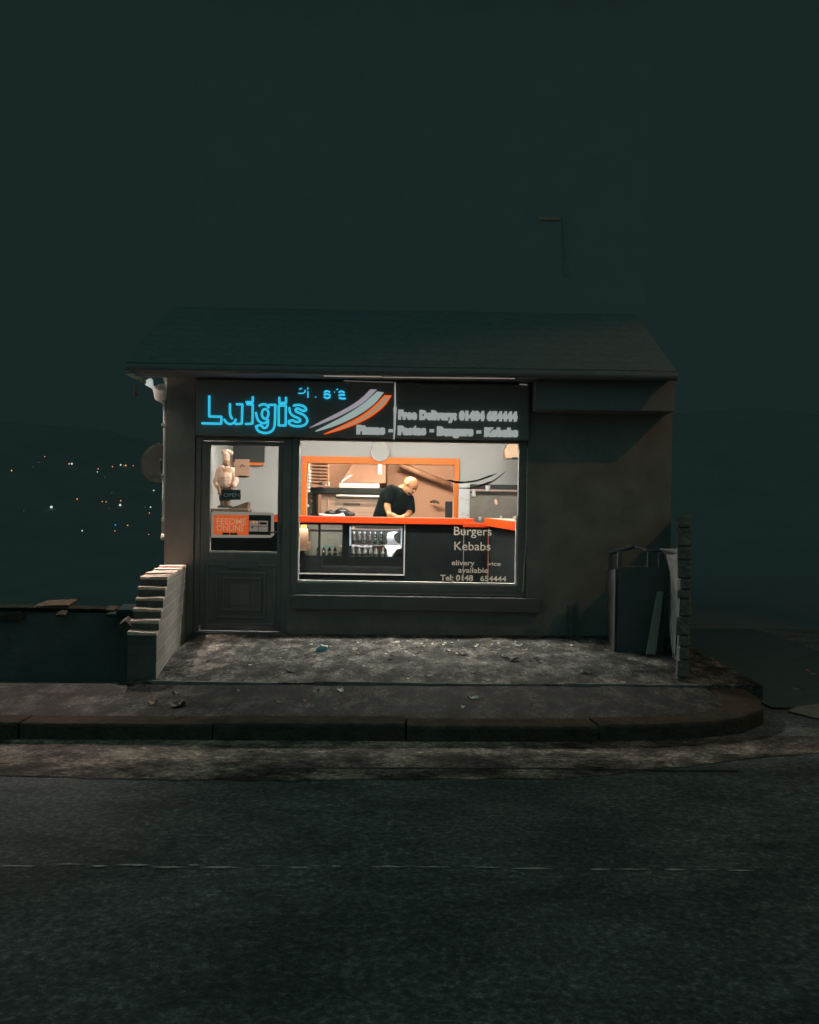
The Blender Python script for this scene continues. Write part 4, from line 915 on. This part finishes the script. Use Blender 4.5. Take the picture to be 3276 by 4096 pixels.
for s, xo in ((-1, -.09), (1, .09)):
    h0 = hips + Vector((xo, 0, -.03)); bd.limb([h0, Vector((h0.x, YM+.03, .57)), Vector((h0.x - .02, YM+.10, .16))], [0.085, 0.06, 0.042])
    bd.limb([Vector((h0.x - .02, YM+.10, .145)), Vector((h0.x, YM-.06, .135))], [0.042, 0.03])
bd.organic("body", m_skin, man, voxel=0.0065, smooth=3)
sh = MB(); sh.limb([hips + Vector((0, 0, -.02)), waist, chest], [0.160, 0.160, 0.168]); sh.limb([shL, chest, shR], [0.088, 0.145, 0.092])
sh.limb([chest, neck0 + Vector((-.01, .02, -.02))], [0.12, 0.078])
sh.limb([shL, shL.lerp(elL, .62)], [0.088, 0.072]); sh.limb([shR, shR.lerp(elR, .85)], [0.092, 0.074])
sh.limb([M(560, 640, YM+.02), M(400, 1250, YM+.02)], [0.08, 0.10])
sh.organic("black_tshirt", m_shirt, man, voxel=0.010, smooth=4)
tr_ = MB(); tr_.limb([hips + Vector((0, 0, .02)), hips + Vector((0, 0, -.07))], [0.152, 0.15])
for xo in (-.09, .09):
    h0 = hips + Vector((xo, 0, -.03)); tr_.limb([h0, Vector((h0.x, YM+.03, .57)), Vector((h0.x - .02, YM+.10, .2))], [0.10, 0.077, 0.062])
tr_.organic("trousers", m_black, man, voxel=0.014, smooth=3)
# short stubble beard / brow shading as hair pieces
hb = MB(); hb.ball(hp(0.070, 0, -0.088), 0.030, 2, (0.9, 1.2, .8), Rh); hb.limb([hp(.095, -.026, -.050), hp(.103, 0, -.048), hp(.095, .026, -.050)], [.006, .007, .006])
hb.organic("beard", mat("dark_stubble", (0.09, 0.045, 0.025), 0.9), man, voxel=0.005, smooth=2)
ey = MB()
for s in (-1, 1): ey.ball(hp(0.088, s*0.032, -0.006), 0.011, 2); ey.limb([hp(0.094, s*0.018, 0.022), hp(0.086, s*0.046, 0.020)], [.004, .004])
ey.build("eye_and_brow", mat("dark_eye", (0.03, 0.02, 0.015), 0.5), man, smooth=True)

# ------------------------------------------------------------------ door view: chef statue, notices
def D(cx, cy, Y): return P(780 + cx/4.147, 1740 + cy/4.147, Y)
Yc = 12.75
m_chefw = mat("chef_white", (0.46, 0.30, 0.22), 0.7, var=0.10, vscale=14); m_chefs = mat("chef_skin", (0.20, 0.095, 0.035), 0.6, var=0.2)
stt = thing("chef_statue", "painted chef statue in a tall white hat behind the door glass", "statue", D(510, 1200, Yc))
b = MB(); b.limb([D(515, 530, Yc), D(515, 610, Yc)], [.032, .035]); b.ball(D(520, 470, Yc-.01), .043, 3, (1, 1, 1.15))
b.limb([D(540, 470, Yc-.045), D(545, 492, Yc-.055)], [.007, .010])
for s in (470, 570): b.ball(D(s, 470, Yc), .011, 2)
b.limb([D(400, 640, Yc), D(355, 790, Yc-.03), D(400, 900, Yc-.10), D(410, 960, Yc-.12)], [.030, .026, .020, .018])
for k in range(4): b.limb([D(400+k*9, 965, Yc-.12), D(402+k*9, 1000, Yc-.125)], [.006, .005])
b.limb([D(390, 955, Yc-.12), D(378, 985, Yc-.13)], [.007, .005])
b.limb([D(640, 640, Yc), D(680, 780, Yc-.03), D(640, 860, Yc-.10)], [.030, .026, .020])
for k in range(4): b.limb([D(632-k*8, 868, Yc-.11), D(622-k*8, 895, Yc-.13)], [.006, .005])
b.limb([D(640, 862, Yc-.10), D(652, 885, Yc-.12)], [.007, .006])
b.limb([D(510, 620, Yc), D(510, 850, Yc)], [.09, .085])
b.limb([D(465, 860, Yc), D(465, 1170, Yc)], [.035, .028]); b.limb([D(545, 860, Yc), D(545, 1170, Yc)], [.035, .028])
b.organic("body", m_chefs, stt, voxel=0.0045, smooth=2)
b = MB(); b.limb([D(500, 600, Yc), D(510, 700, Yc), D(510, 800, Yc)], [.085, .103, .098]); b.limb([D(415, 600, Yc), D(352, 780, Yc-.03), D(372, 850, Yc-.06)], [.048, .038, .028]); b.limb([D(625, 600, Yc), D(675, 770, Yc-.03), D(650, 840, Yc-.08)], [.048, .038, .028])
b.organic("white_jacket", m_chefw, stt, voxel=0.0045, smooth=8)
b = MB(); b.limb([D(520, 410, Yc), D(520, 330, Yc)], [.040, .043]); 
for dx_, dy_ in ((-45, 290), (0, 275), (45, 285), (70, 300), (-20, 300)): b.ball(D(525+dx_, dy_, Yc + .01*((dx_//10) % 2)), .030, 2)
b.organic("chef_hat", m_chefw, stt, voxel=0.005, smooth=2)
b = MB(); b.limb([D(500, 545, Yc-.03), D(535, 548, Yc-.035)], [.017, .017]); b.limb([D(490, 445, Yc-.042), D(510, 440, Yc-.045)], [.005, .005]); b.limb([D(530, 440, Yc-.045), D(555, 447, Yc-.042)], [.005, .005]); b.limb([D(505, 500, Yc-.045), D(545, 503, Yc-.048)], [.008, .008])
b.organic("moustache_and_brows", m_black, stt, voxel=0.003, smooth=1)
b = MB(); b.limb([D(450, 850, Yc-.01), D(575, 850, Yc-.01)], [.055, .055]); b.limb([D(455, 880, Yc), D(455, 1060, Yc)], [.045, .038]); b.limb([D(550, 880, Yc), D(550, 1060, Yc)], [.045, .038])
b.organic("black_trousers", m_black, stt, voxel=0.006, smooth=2)
b = MB(); q = D(500, 1200, Yc); b.lathe(Vector((q.x, q.y, q.z)), [(.085, -.004), (.09, .008), (.07, .022)], 20); b.build("plinth", m_black, stt)
cbn = thing("wooden_cabinet", "dark wooden cabinet carrying the chef statue inside the door", "cabinet", (D(600, 1300, Yc).x, Yc, ZF))
q0, q1 = D(215, 1212, Yc-.13), D(860, 1280, Yc-.13)
MB().box(q0.x - .1, q1.x, Yc - .13, Yc + .2, ZF, q0.z - .03).build("carcass", m_black, cbn)
MB().box(q0.x - .1, q1.x + .01, Yc - .14, Yc + .21, q0.z - .029, q0.z - .006).build("cabinet_top", mat("brown_wood", (0.14, 0.065, 0.02), 0.5, var=0.5, vscale=20, stretch=(1, 6, 6)), cbn)
o = MB(); o.prism([D(x, y, Yc - .13) for x, y in [(570,1205),(700,1170),(860,1110),(888,1120),(880,1160),(870,1190),(875,1220),(560,1222)]], (0, 0.18, 0))
tag(o.build("leaflet_pile", mat("brown_leaflets", (0.10, 0.05, 0.025), 0.7, var=0.6, vscale=25), bevel=0.003), "slanting pile of brown leaflets beside the chef statue", "leaflets")
o = MB(); a0, a1 = P(934, 1784, KY - .03), P(1057, 1850, KY - .03); o.box(a0.x, a1.x, KY - .05, KY - .003, a1.z, a0.z + .1)
bb = thing("menu_board", "black menu board with an orange lower edge seen through the door", "menu board", (a0.x, KY, a1.z))
bpd = o; pobj = o.build("board", mat("board_black", (0.020, 0.020, 0.018), 0.6, var=0.3), bb)
MB().box(a0.x, a1.x - .01, KY - .055, KY - .02, a1.z - .035, a1.z - .002).build("orange_shelf", m_orange, bb)
# notice on the door glass and OPEN sign
YN = F + 0.085
o = MB(); a0, a1 = D(662, 400, YN), D(902, 705, YN); o.add([(a0.x, YN, a1.z), (a1.x, YN, a1.z), (a1.x, YN, a0.z), (a0.x, YN, a0.z)], [(0, 1, 2, 3)])
nt_ = thing("paper_notice", "pale paper notice with a small picture stuck on the door glass", "notice", (a0.x, YN, a1.z)); o.build("sheet", mat("thin_paper", (0.36, 0.22, 0.15), 0.8, var=0.06, vscale=20, transl=0.6), nt_)
b = MB()
for (x, y, r) in ((755,525,.008),(780,490,.007),(800,515,.009),(815,512,.006),(770,505,.006)): b.ball(D(x, y, YN-.001), r, 2, (1.2, .15, .8))
b.build("notice_picture", mat("print_brown", (0.06, 0.03, 0.02), 0.7), nt_)
MB().box(D(720, 0, YN).x, D(875, 0, YN).x, YN-.003, YN-.001, D(0, 695, YN).z, D(0, 665, YN).z).build("notice_strip", mat("print_orange", (0.45, 0.20, 0.12), 0.7), nt_)
YO = F + 0.078
a0, a1 = D(445, 905, YO), D(755, 1078, YO)
op = thing("open_sign", "small black OPEN sign hanging inside the door glass", "sign", (a0.x, YO, a1.z))
MB().box(a0.x, a1.x, YO, YO+.006, a1.z, a0.z).build("sign_plate", mat("open_black", (0.04, 0.045, 0.045), 0.5), op, bevel=0.001)
text("open_lettering", "OPEN", 894, 957, 1987, 14, YO - .001, mat("open_letter", (0.95, 0.98, 0.96), 0.7, var=0.1), op)
# sign on door lower glass; emission stands in for shop light behind it
YK = F + 0.078
a0, a1 = D(265, 1275, YK), D(1310, 1700, YK)
cs = thing("card_sign", "grey framed sign with an orange panel and a black card panel in the door", "sign", (a0.x, YK, a1.z))
m_cf = mat("glow_sign_frame", (0,0,0), emit=(0.22, 0.19, 0.16)); m_co = mat("glow_orange_sign", (0,0,0), emit=(0.52, 0.085, 0.018))
MB().prism([D(300,1262,YK), D(1305,1290,YK), D(1310,1660,YK), D(1255,1705,YK), D(268,1702,YK), D(272,1290,YK)], (0, .012, 0)).build("sign_frame", m_cf, cs)
a0, a1 = D(308, 1322, YK), D(890, 1660, YK); MB().box(a0.x, a1.x, YK-.004, YK-.001, a1.z, a0.z).build("orange_panel", m_co, cs)
a0, a1 = D(895, 1325, YK), D(1258, 1660, YK); MB().box(a0.x, a1.x, YK-.004, YK-.001, a1.z, a0.z).build("black_panel", mat("open_black", (0.04, 0.045, 0.045)), cs)
m_fl = mat("glow_letter", (0,0,0), emit=(0.40, 0.22, 0.13))
text("sign_lettering", "FEEDME", 866, 985, 2097, 25, YK-.0055, m_fl, cs, offset=.008, yb=2098); text("sign_lettering", "ONLINE", 866, 976, 2124, 25, YK-.0055, m_fl, cs, offset=.008, yb=2125)
m_sb = mat("badge_black", (0.03, 0.03, 0.03))
b = MB(); b.box(D(482, 0, YK).x, D(595, 0, YK).x, YK-.0055, YK-.0045, D(0, 1648, YK).z, D(0, 1612, YK).z); b.box(D(610, 0, YK).x, D(730, 0, YK).x, YK-.0055, YK-.0045, D(0, 1648, YK).z, D(0, 1612, YK).z); b.build("store_badge", m_sb, cs)
m_cardw = mat("glow_card", (0,0,0), emit=(0.17, 0.14, 0.12))
b = MB()
for (x0, x1, y0, y1) in ((922,1075,1405,1495),(1085,1235,1405,1495),(922,1075,1503,1585),(1085,1235,1503,1585)): b.box(D(x0, 0, YK).x, D(x1, 0, YK).x, YK-.0055, YK-.0045, D(0, y1, YK).z, D(0, y0, YK).z)
b.build("card_patch", m_cardw, cs)
b = MB(); b.lathe(D(972, 1445, YK-.0062), [(.0125, 0), (.0125, -.0006)], 24, axis='Y'); b.build("card_circle", mat("circle_orange", (0,0,0), emit=(0.8, 0.18, 0.02)), cs)
b = MB(); b.lathe(D(1030, 1448, YK-.006), [(.011, 0), (.011, -.0005)], 24, axis='Y'); b.build("card_circle", mat("circle_tan", (0,0,0), emit=(0.42, 0.2, 0.1)), cs)
b = MB(); b.lathe(D(950, 1535, YK-.006), [(.009, 0), (.009, -.0005)], 24, axis='Y'); b.box(D(1100, 0, YK).x, D(1215, 0, YK).x, YK-.0062, YK-.0056, D(0, 1468, YK).z, D(0, 1430, YK).z); b.build("card_mark", m_sb, cs)
# shelf unit behind the door's lower glass, dark
o = MB(); a0, a1 = D(200, 1290, 12.2), D(1500, 2050, 12.2); o.box(a0.x, a1.x + .04, 12.1, 12.14, ZF, D(0, 1420, 12.2).z)
tag(o.build("low_screen", m_counter), "low dark screen standing behind the lower door glass", "screen")
o = MB(); a0, a1 = D(1300, 1325, 12.6), D(1352, 1415, 12.6); o.box(a0.x, a1.x + .1, 12.6, 12.65, a1.z, a0.z)
tag(o.build("orange_card", m_redor), "orange card at the right edge of the door glass", "card")

# ------------------------------------------------------------------ left brick step wall
bw_ = thing("brick_wall", "stepped brick garden wall left of the door with lit coping", "wall", (-2.1, 9.9, 0))
m_bface = brick_mat("step_brick", (0.19, 0.15, 0.135), (0.14, 0.115, 0.105), (0.16, 0.15, 0.14), bw=0.22, bh=0.070)
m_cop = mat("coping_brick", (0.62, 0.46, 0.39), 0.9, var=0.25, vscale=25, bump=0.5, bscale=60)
fL, fR, bL, bR = Vector((-2.150, 8.65, 0)), Vector((-1.935, 8.65, 0)), Vector((-2.495, 11.49, 0)), Vector((-2.275, 11.49, 0))
def wp(t): return fL.lerp(bL, t), fR.lerp(bR, t)
prof = [(8.65 + .09*k, 0.325 + .08*k) for k in range(6)]
b = MB(); cop = []
ysn = [p[0] for p in prof] + [9.19]
segs = [(8.65 + .16*k, 8.65 + .16*(k+1), 0.343 + .0755*k) for k in range(6)]
yy = 9.61
while yy < 11.45:
    y2 = min(yy + 0.225, 11.48); segs.append((yy, y2, 0.725 + random.uniform(-.010, .012))); yy = y2
for (ya, yb, zt_) in segs:
    ta, tb = (ya - 8.65)/2.84, (yb - 8.65)/2.84; a, a2 = wp(ta); c, c2 = wp(tb)
    b.add([(a.x, ya, -.15), (a2.x, ya, -.15), (c2.x, yb, -.15), (c.x, yb, -.15), (a.x, ya, zt_ - .02), (a2.x, ya, zt_ - .02), (c2.x, yb, zt_ - .02), (c.x, yb, zt_ - .02)],
          [(0,3,2,1),(4,5,6,7),(0,1,5,4),(1,2,6,5),(2,3,7,6),(3,0,4,7)])
b.build("brickwork", m_bface, bw_)
m_shoplit = brick_mat("shoplit_brick", (0.33, 0.315, 0.29), (0.25, 0.24, 0.225), (0.46, 0.44, 0.41), bw=0.45, bh=0.085)  # paler side brick: shop light on this face put into its colour
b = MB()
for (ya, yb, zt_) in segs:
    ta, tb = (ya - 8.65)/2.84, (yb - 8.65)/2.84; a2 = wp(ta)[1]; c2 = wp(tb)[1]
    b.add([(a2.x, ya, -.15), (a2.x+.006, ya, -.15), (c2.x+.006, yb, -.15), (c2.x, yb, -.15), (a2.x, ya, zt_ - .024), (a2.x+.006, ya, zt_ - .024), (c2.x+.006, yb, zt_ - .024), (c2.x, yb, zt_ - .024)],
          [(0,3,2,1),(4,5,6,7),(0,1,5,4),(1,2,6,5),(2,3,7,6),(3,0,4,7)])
b.build("shoplit_face", m_shoplit, bw_)
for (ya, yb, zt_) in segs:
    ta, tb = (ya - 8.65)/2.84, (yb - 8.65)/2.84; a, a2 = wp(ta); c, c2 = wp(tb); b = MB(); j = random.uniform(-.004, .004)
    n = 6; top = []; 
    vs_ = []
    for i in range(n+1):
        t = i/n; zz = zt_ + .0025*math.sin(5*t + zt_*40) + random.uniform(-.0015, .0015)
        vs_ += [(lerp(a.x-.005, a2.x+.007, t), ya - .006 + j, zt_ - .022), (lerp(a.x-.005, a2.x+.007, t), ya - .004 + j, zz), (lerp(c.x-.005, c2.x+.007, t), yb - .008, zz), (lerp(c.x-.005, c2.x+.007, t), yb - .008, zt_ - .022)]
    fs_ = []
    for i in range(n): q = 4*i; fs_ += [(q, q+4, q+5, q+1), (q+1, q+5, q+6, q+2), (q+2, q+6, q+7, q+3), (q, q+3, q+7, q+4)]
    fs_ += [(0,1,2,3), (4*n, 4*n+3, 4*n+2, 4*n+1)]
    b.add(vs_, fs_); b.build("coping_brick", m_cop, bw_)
# ------------------------------------------------------------------ low wall, rubble on the left
lw = thing("low_wall", "low dark boundary wall left of the brick steps", "wall", (-3.6, 9.3, 0))
m_lw_ = mat("dark_stone", (0.10, 0.105, 0.10), 0.95, var=0.15, vscale=5, bump=0.5, bscale=20)
b = MB(); b.box(-6.5, -2.30, 9.35, 9.62, -0.3, 0.425); b.build("stonework", m_lw_, lw, bevel=.01)
MB().box(-6.5, -2.30, 9.34, 9.63, 0.426, 0.455).build("darkened_top", mat("darkened_coping", (0.016, 0.018, 0.015), 1.0, var=.5, vscale=12, spec=0), lw)  # shade put into the top's colour to counter the strong flood beam
m_rub = mat("rubble_stone", (0.07, 0.055, 0.042), 1.0, spec=0.0, var=0.5, vscale=18, bump=0.6, bscale=40)
def B(cx, cy, Y): return P(cx/2.694, 2380 + cy/2.694, Y)
def slabt(name, pts, Y, dy, m_, lab, cat="stone slab"):
    o = MB(); o.prism([B(x, y, Y) for x, y in pts], (0, dy, 0.03)); return tag(o.build(name, m_, bevel=0.006), lab, cat)
slabt("stone_slab", [(310,155),(400,122),(600,108),(738,108),(735,165),(700,160),(660,140),(480,162)], 9.38, .25, m_rub, "long pale slab lying highest on the low wall left")
slabt("stone_slab", [(230,185),(430,172),(640,155),(670,168),(500,190),(240,196)], 9.34, .1, m_rub, "thin pale slab below the long slab on the low wall")
slabt("stone_slab", [(-40,225),(100,195),(225,180),(225,225),(258,250),(230,272),(-40,272)], 9.30, .25, m_rub, "broken pale slab at the far left end of the low wall")
slabt("rubble_stone", [(590,225),(630,208),(700,210),(710,228),(660,238),(600,236)], 9.25, .08, m_rub, "small pale stone lodged in the face of the low wall", "stone")
slabt("plastic_sheet", [(1140,208),(1250,206),(1255,160),(1390,158),(1465,172),(1462,272),(1345,268),(1360,232),(1145,236)], 9.2, .22, mat("teal_sheet", (0.03, 0.045, 0.043), 1.0, var=0.3, spec=0.0), "grey-green sheet folded over the low wall beside the steps", "sheet")
slabt("loose_brick", [(1282,320),(1345,275),(1425,355),(1390,415),(1350,400)], 8.95, .12, mat("loose_brick", (0.07, 0.05, 0.032), 0.9, var=0.3), "tilted loose brick leaning on the front brick step", "brick")
slabt("rubble_stone", [(1130,165),(1180,160),(1240,165),(1200,178),(1150,178)], 9.3, .1, m_rub, "thin stone chip on the low wall left of the sheet", "stone")
o = MB(); o.tube([B(40, 205, 9.7), B(40, 115, 9.7)], 0.020, 10); tag(o.build("white_post", mat("post_lit", (0.8, 0.8, 0.8), 0.5), smooth=True), "short white post standing behind the low wall at far left", "post")

# ------------------------------------------------------------------ right side
rw = thing("stone_wall", "narrow rough stone wall end at the right of the forecourt", "wall", (2.2, 8.9, 0))
m_rst = mat("rough_stone", (0.155, 0.14, 0.12), 0.95, var=0.45, vscale=14, bump=0.9, bscale=25)
Yw = 8.75; zb = 0.0; zt_ = Z(2062, Yw, 2742); zz = -.05
while zz < zt_ - .02:
    h = min(random.uniform(.07, .15), zt_ - zz); 
    xa, xb = X(2716, Yw), X(2768, Yw); j0, j1 = random.uniform(-.014, .016), random.uniform(-.012, .012)
    b = MB(); b.add([(xa+j0, Yw, zz+.004), (xb+j1, Yw, zz+.004), (2.78+.06, 11.46, zz+.004), (2.70+.02, 11.46, zz+.004), (xa+j0+.004, Yw+.004, zz+h), (xb+j1-.004, Yw+.004, zz+h), (2.84, 11.46, zz+h), (2.72, 11.46, zz+h)],
          [(0,3,2,1),(4,5,6,7),(0,1,5,4),(1,2,6,5),(2,3,7,6),(3,0,4,7)])
    b.build("stone_course", m_rst, rw, bevel=.012); zz += h
sc = thing("scrap_cabinet", "dark discarded cabinet with an open frame top on the right of the forecourt", "cabinet", (2.1, 10.4, 0.03))
def Q(cx, cy, Y): return P(2100 + cx/1.796, 1560 + cy/1.796, Y)
m_sc = mat("scrap_dark", (0.10, 0.115, 0.115), 0.7, var=0.08)
a0, a1 = Q(668, 1268, 10.3), Q(995, 1890, 10.3)
MB().box(a0.x, a1.x, 10.3, 10.34, 0.02, a0.z).build("front_board", m_sc, sc)
m_str = mat("striped_side", (0.04, 0.045, 0.045), 0.6, col2=(0.13, 0.14, 0.15), vscale=6, stretch=(30, 3, .2), contrast=(.45, .6))
MB().prism([Vector((a0.x-.005, 10.3, 0.02)), Vector((X(2446, 11.3), 11.3, 0.04)), Vector((X(2434, 11.3), 11.3, Q(600, 1305, 11.3).z)), Vector((a0.x-.005, 10.3, a0.z-.02))], (-.018, 0, 0)).build("side_board", m_str, sc)
m_rail = mat("rail_grey", (0.08, 0.085, 0.09), 0.5, var=0.3, vscale=20)
b = MB(); b.tube([Q(605, 1168, 11.0), Q(690, 1150, 10.9), Q(785, 1122, 10.8)], 0.022, 8); b.tube([Q(785, 1122, 10.8), Q(880, 1155, 10.5), Q(985, 1150, 10.4)], 0.016, 8); b.build("top_rail", m_rail, sc)
for (x0, x1, y0, y1, Y) in ((602,632,1185,1300,11.0),(668,700,1160,1270,10.35),(882,908,1160,1270,10.33),(960,1000,1170,1280,10.33)):
    q0, q1 = Q(x0, y0, Y), Q(x1, y1, Y); MB().box(q0.x, q1.x, Y, Y+.03, q1.z, q0.z).build("leg", m_sc, sc)
pl = MB(); pl.prism([Q(950,1450,10.26), Q(996,1450,10.26), Q(940,1900,10.05), Q(872,1900,10.05)], (0, 0.03, 0))
tag(pl.build("plank", mat("grey_plank", (0.30, 0.28, 0.24), 0.8, var=0.35, vscale=6, stretch=(12, 1, 1)), bevel=.003), "grey plank leaning against the dark scrap cabinet", "plank")
ms = MB(); up = [(965,1140),(1010,1185),(1025,1240),(1045,1320),(1052,1450),(1050,1600),(1040,1700),(1045,1800),(1060,1900),(1055,1935)]; lo_ = [(1098,1145),(1098,1175),(1090,1230),(1098,1320),(1096,1450),(1092,1600),(1088,1700),(1084,1800),(1078,1895),(1108,1940)]
ms.strip([Q(x, y, 10.0) for x, y in up], [Q(x, y, 9.75) for x, y in lo_], (0.03, 0.10, 0))
tag(ms.build("dust_sheet", mat("pale_sheet", (0.36, 0.35, 0.33), 0.85, var=0.2, vscale=8, bump=.6, bscale=12), smooth=False), "pale crumpled sheet hanging between the scrap cabinet and stone wall", "sheet")
o = MB(); q0, q1 = Q(303, 1545, 11.44), Q(340, 1770, 11.44); o.box(q0.x, q1.x, 11.38, 11.44, 0.03, q0.z)
tag(o.build("wooden_stake", mat("stake", (0.14, 0.14, 0.135), 0.9), bevel=.004), "short dark wooden stake against the cream wall", "stake")

# ------------------------------------------------------------------ litter on the forecourt
m_leaf = [mat("leaf_pale", (0.88, 0.76, 0.64), 0.9, var=0.3, vscale=30), mat("leaf_brown", (0.24, 0.18, 0.13), 0.9, var=0.3, vscale=30), mat("leaf_dark", (0.07, 0.06, 0.05), 0.9)]
def leaf(px, py, size, mi, label="small dry leaf lying on the concrete forecourt"):
    v = (py - 2048.0) - (px - 1638)*math.sin(ROLL); Y = 1.27*FPX/v
    for _ in range(4):
        p = P(px, py, Y); g = FZ(p.x, Y) if Y > YE else G(p.x) - .02; Y = (CAMZ - g)*FPX/v
    p = P(px, py, Y); g = FZ(p.x, Y) if Y > YE else G(p.x) - .02
    if Y > 11.4: Y = 11.38; p = P(px, py, Y)
    b = MB(); k = 9; rot = random.uniform(0, 6.28); top = []; 
    for i in range(k):
        q = 2*math.pi*i/k; rr = size*(0.55 + .45*abs(math.cos(q)))*random.uniform(.7, 1.1)
        top.append(Vector((p.x + rr*math.cos(q)*math.cos(rot) - rr*.6*math.sin(q)*math.sin(rot), Y + rr*math.cos(q)*math.sin(rot) + rr*.6*math.sin(q)*math.cos(rot), g + .004 + size*.5*abs(math.cos(q + rot))*random.uniform(.2, 1.0))))
    c = Vector((p.x, Y, g + .005)); vs_ = [c] + top + [c - Vector((0,0,.003))] + [t - Vector((0,0,.003)) for t in top]
    fs_ = [(0, 1+i, 1+(i+1) % k) for i in range(k)] + [(k+1, k+2+(i+1) % k, k+2+i) for i in range(k)] + [(1+i, k+2+i, k+2+(i+1) % k, 1+(i+1) % k) for i in range(k)]
    b.add(vs_, fs_)
    tag(b.build("fallen_leaf", m_leaf[mi]), label, "leaf", group="dry leaves scattered on the forecourt")
known = [(822,2650,.035,1),(1003,2662,.02,0),(1120,2632,.012,0),(1165,2690,.05,2),(1140,2665,.03,1),(1322,2588,.02,0),(1435,2573,.025,0),(1510,2573,.03,1),(1578,2572,.04,0),(1640,2568,.03,0),(1685,2576,.03,0),(1545,2618,.025,0),(1580,2624,.025,0),(1625,2608,.03,0),(1660,2625,.03,0),(1480,2670,.025,0),
 (1712,2568,.015,0),(1760,2590,.04,1),(1790,2605,.035,0),(1850,2620,.06,1),(1900,2588,.04,0),(1945,2578,.04,1),(1965,2580,.03,0),(2010,2630,.05,2),(2045,2645,.07,2),(2055,2572,.03,0),(2100,2600,.02,0),(2160,2650,.04,1),(2195,2582,.02,0),(2290,2595,.02,0),(2345,2570,.04,1),(2395,2572,.04,1),(2320,2690,.05,1),(2355,2700,.04,2),(2520,2638,.02,0),(2495,2732,.02,0),
 (1634,2718,.025,0),(1712,2705,.03,0),(1945,2722,.03,0),(1360,2765,.05,0),(1263,2768,.03,1),(1220,2806,.03,1),(1120,2812,.035,1),(953,2764,.015,0),(705,2776,.035,1),(718,2824,.06,1),(612,2816,.04,1),(1890,2795,.04,0),(1850,2830,.03,0),(2315,2572,.03,2),(2240,2600,.02,2),(1700,2650,.02,2),(1560,2640,.02,2),(1350,2625,.03,2),(1980,2560,.02,2),(1890,2690,.05,1),(1755,2655,.03,1)]
for q in known: leaf(q[0], q[1], q[2]*1.35, q[3])
for i in range(85): leaf(random.gauss(1880, 260), random.uniform(2562, 2630), random.uniform(.014, .042), random.choice([0, 0, 1, 2]))
for i in range(30): leaf(random.uniform(850, 2500), random.uniform(2600, 2725), random.uniform(.010, .028), random.choice([0, 1, 2, 2]))
for px, py in ((3235, 2686), (3255, 2700), (3188, 2750)): leaf(px, py, .05, 1)
# crisp packet
kp_ = thing("crisp_packet", "crumpled cyan and white crisp packet on the forecourt", "packet", (X(1287, 10.22, 2595), 10.22, 0.03))
Yp = 10.22
def PK(x, y, Y=Yp): return P(500 + x/1.4367, 2480 + y/1.4367, Y)
b = MB(); b.prism([PK(x, y) for x, y in [(1095,174),(1105,160),(1125,144),(1140,150),(1164,152),(1160,174),(1130,178)]], (0, .05, 0.004)); b.build("foil", mat("packet_silver", (0.60, 0.66, 0.66), 0.35, var=0.5, vscale=60, bump=.8, bscale=60), kp_, bevel=.002)
b = MB(); b.prism([PK(x, y, Yp-.004) for x, y in [(1094,176),(1103,164),(1130,168),(1163,160),(1160,175),(1130,179)]], (0, .003, 0.0)); b.build("cyan_print", mat("packet_cyan", (0.02, 0.50, 0.72), 0.4, var=.1), kp_)

# ------------------------------------------------------------------ lights on the far hillside
E_ = {'o': mat("far_orange", (0, 0, 0), emit=(0.85, 0.30, 0.12), estr=1.4), 'w': mat("far_white", (0, 0, 0), emit=(0.48, 0.52, 0.55), estr=1.5),
      'd': mat("far_dim", (0, 0, 0), emit=(0.10, 0.10, 0.09), estr=1), 'b': mat("far_blue", (0, 0, 0), emit=(0.01, 0.36, 0.80), estr=1)}
LG = [(102,225,'o',8),(290,192,'d',5),(342,153,'d',6),(394,102,'o',5),(608,165,'o',8),(632,165,'w',11),(864,210,'o',6),(857,237,'w',6),(920,283,'d',5),(990,190,'o',6),(1062,175,'w',9),(1088,181,'d',8),(1106,180,'o',9),(1172,182,'o',5),
 (1353,400,'w',8),(984,420,'d',5),(679,475,'o',7),(452,546,'w',15),(210,578,'d',5),(900,498,'o',6),(934,500,'o',6),(1062,490,'o',7),(1057,528,'w',13),(958,560,'d',5),(1278,548,'d',6),(1325,547,'w',8),(1315,598,'o',6),
 (1015,703,'b',9),(1124,707,'o',7),(1011,756,'o',6),(723,754,'w',8),(1308,787,'o',5)]
special = {(452,546): "largest white light low on the dark hillside far left", (1015,703): "only blue light on the dark hillside", (102,225): "orange light at the far left edge of the hillside",
 (632,165): "bright white light high on the hillside beside an orange one", (608,165): "orange light touching the bright white one high on the hillside", (1057,528): "bright white light below the satellite dish with an orange one above it",
 (1062,175): "white light left of the orange pair beside the satellite dish", (394,102): "topmost orange light on the hillside", (1353,400): "white light just below the satellite dish", (723,754): "lowest white light on the hillside",
 (857,237): "white light directly under an orange one on the upper hillside", (1325,547): "white light closest to the downpipe, right of the bright one"}
grp = {'o': "small orange light on the dark hillside left of the shop", 'd': "faint pale light on the dark hillside left of the shop", 'w': "small white light on the dark hillside"}
for (cx, cy, c, r) in LG:
    px, py = cx/2.2, 1780 + cy/2.2; Y = 60.0
    while Y < 760:
        p = P(px, py, Y)
        if p.z < terr(p.x, Y) + 1.5: break
        Y += 2.0
    p = P(px, py, Y); o = MB(); o.ball(p, r/2.2/2.0/FPX*Y*1.5, 2)
    tag(o.build("distant_light", E_[c], smooth=True), special.get((cx, cy), grp.get(c, "light")), "distant light", group="lights on the hillside")
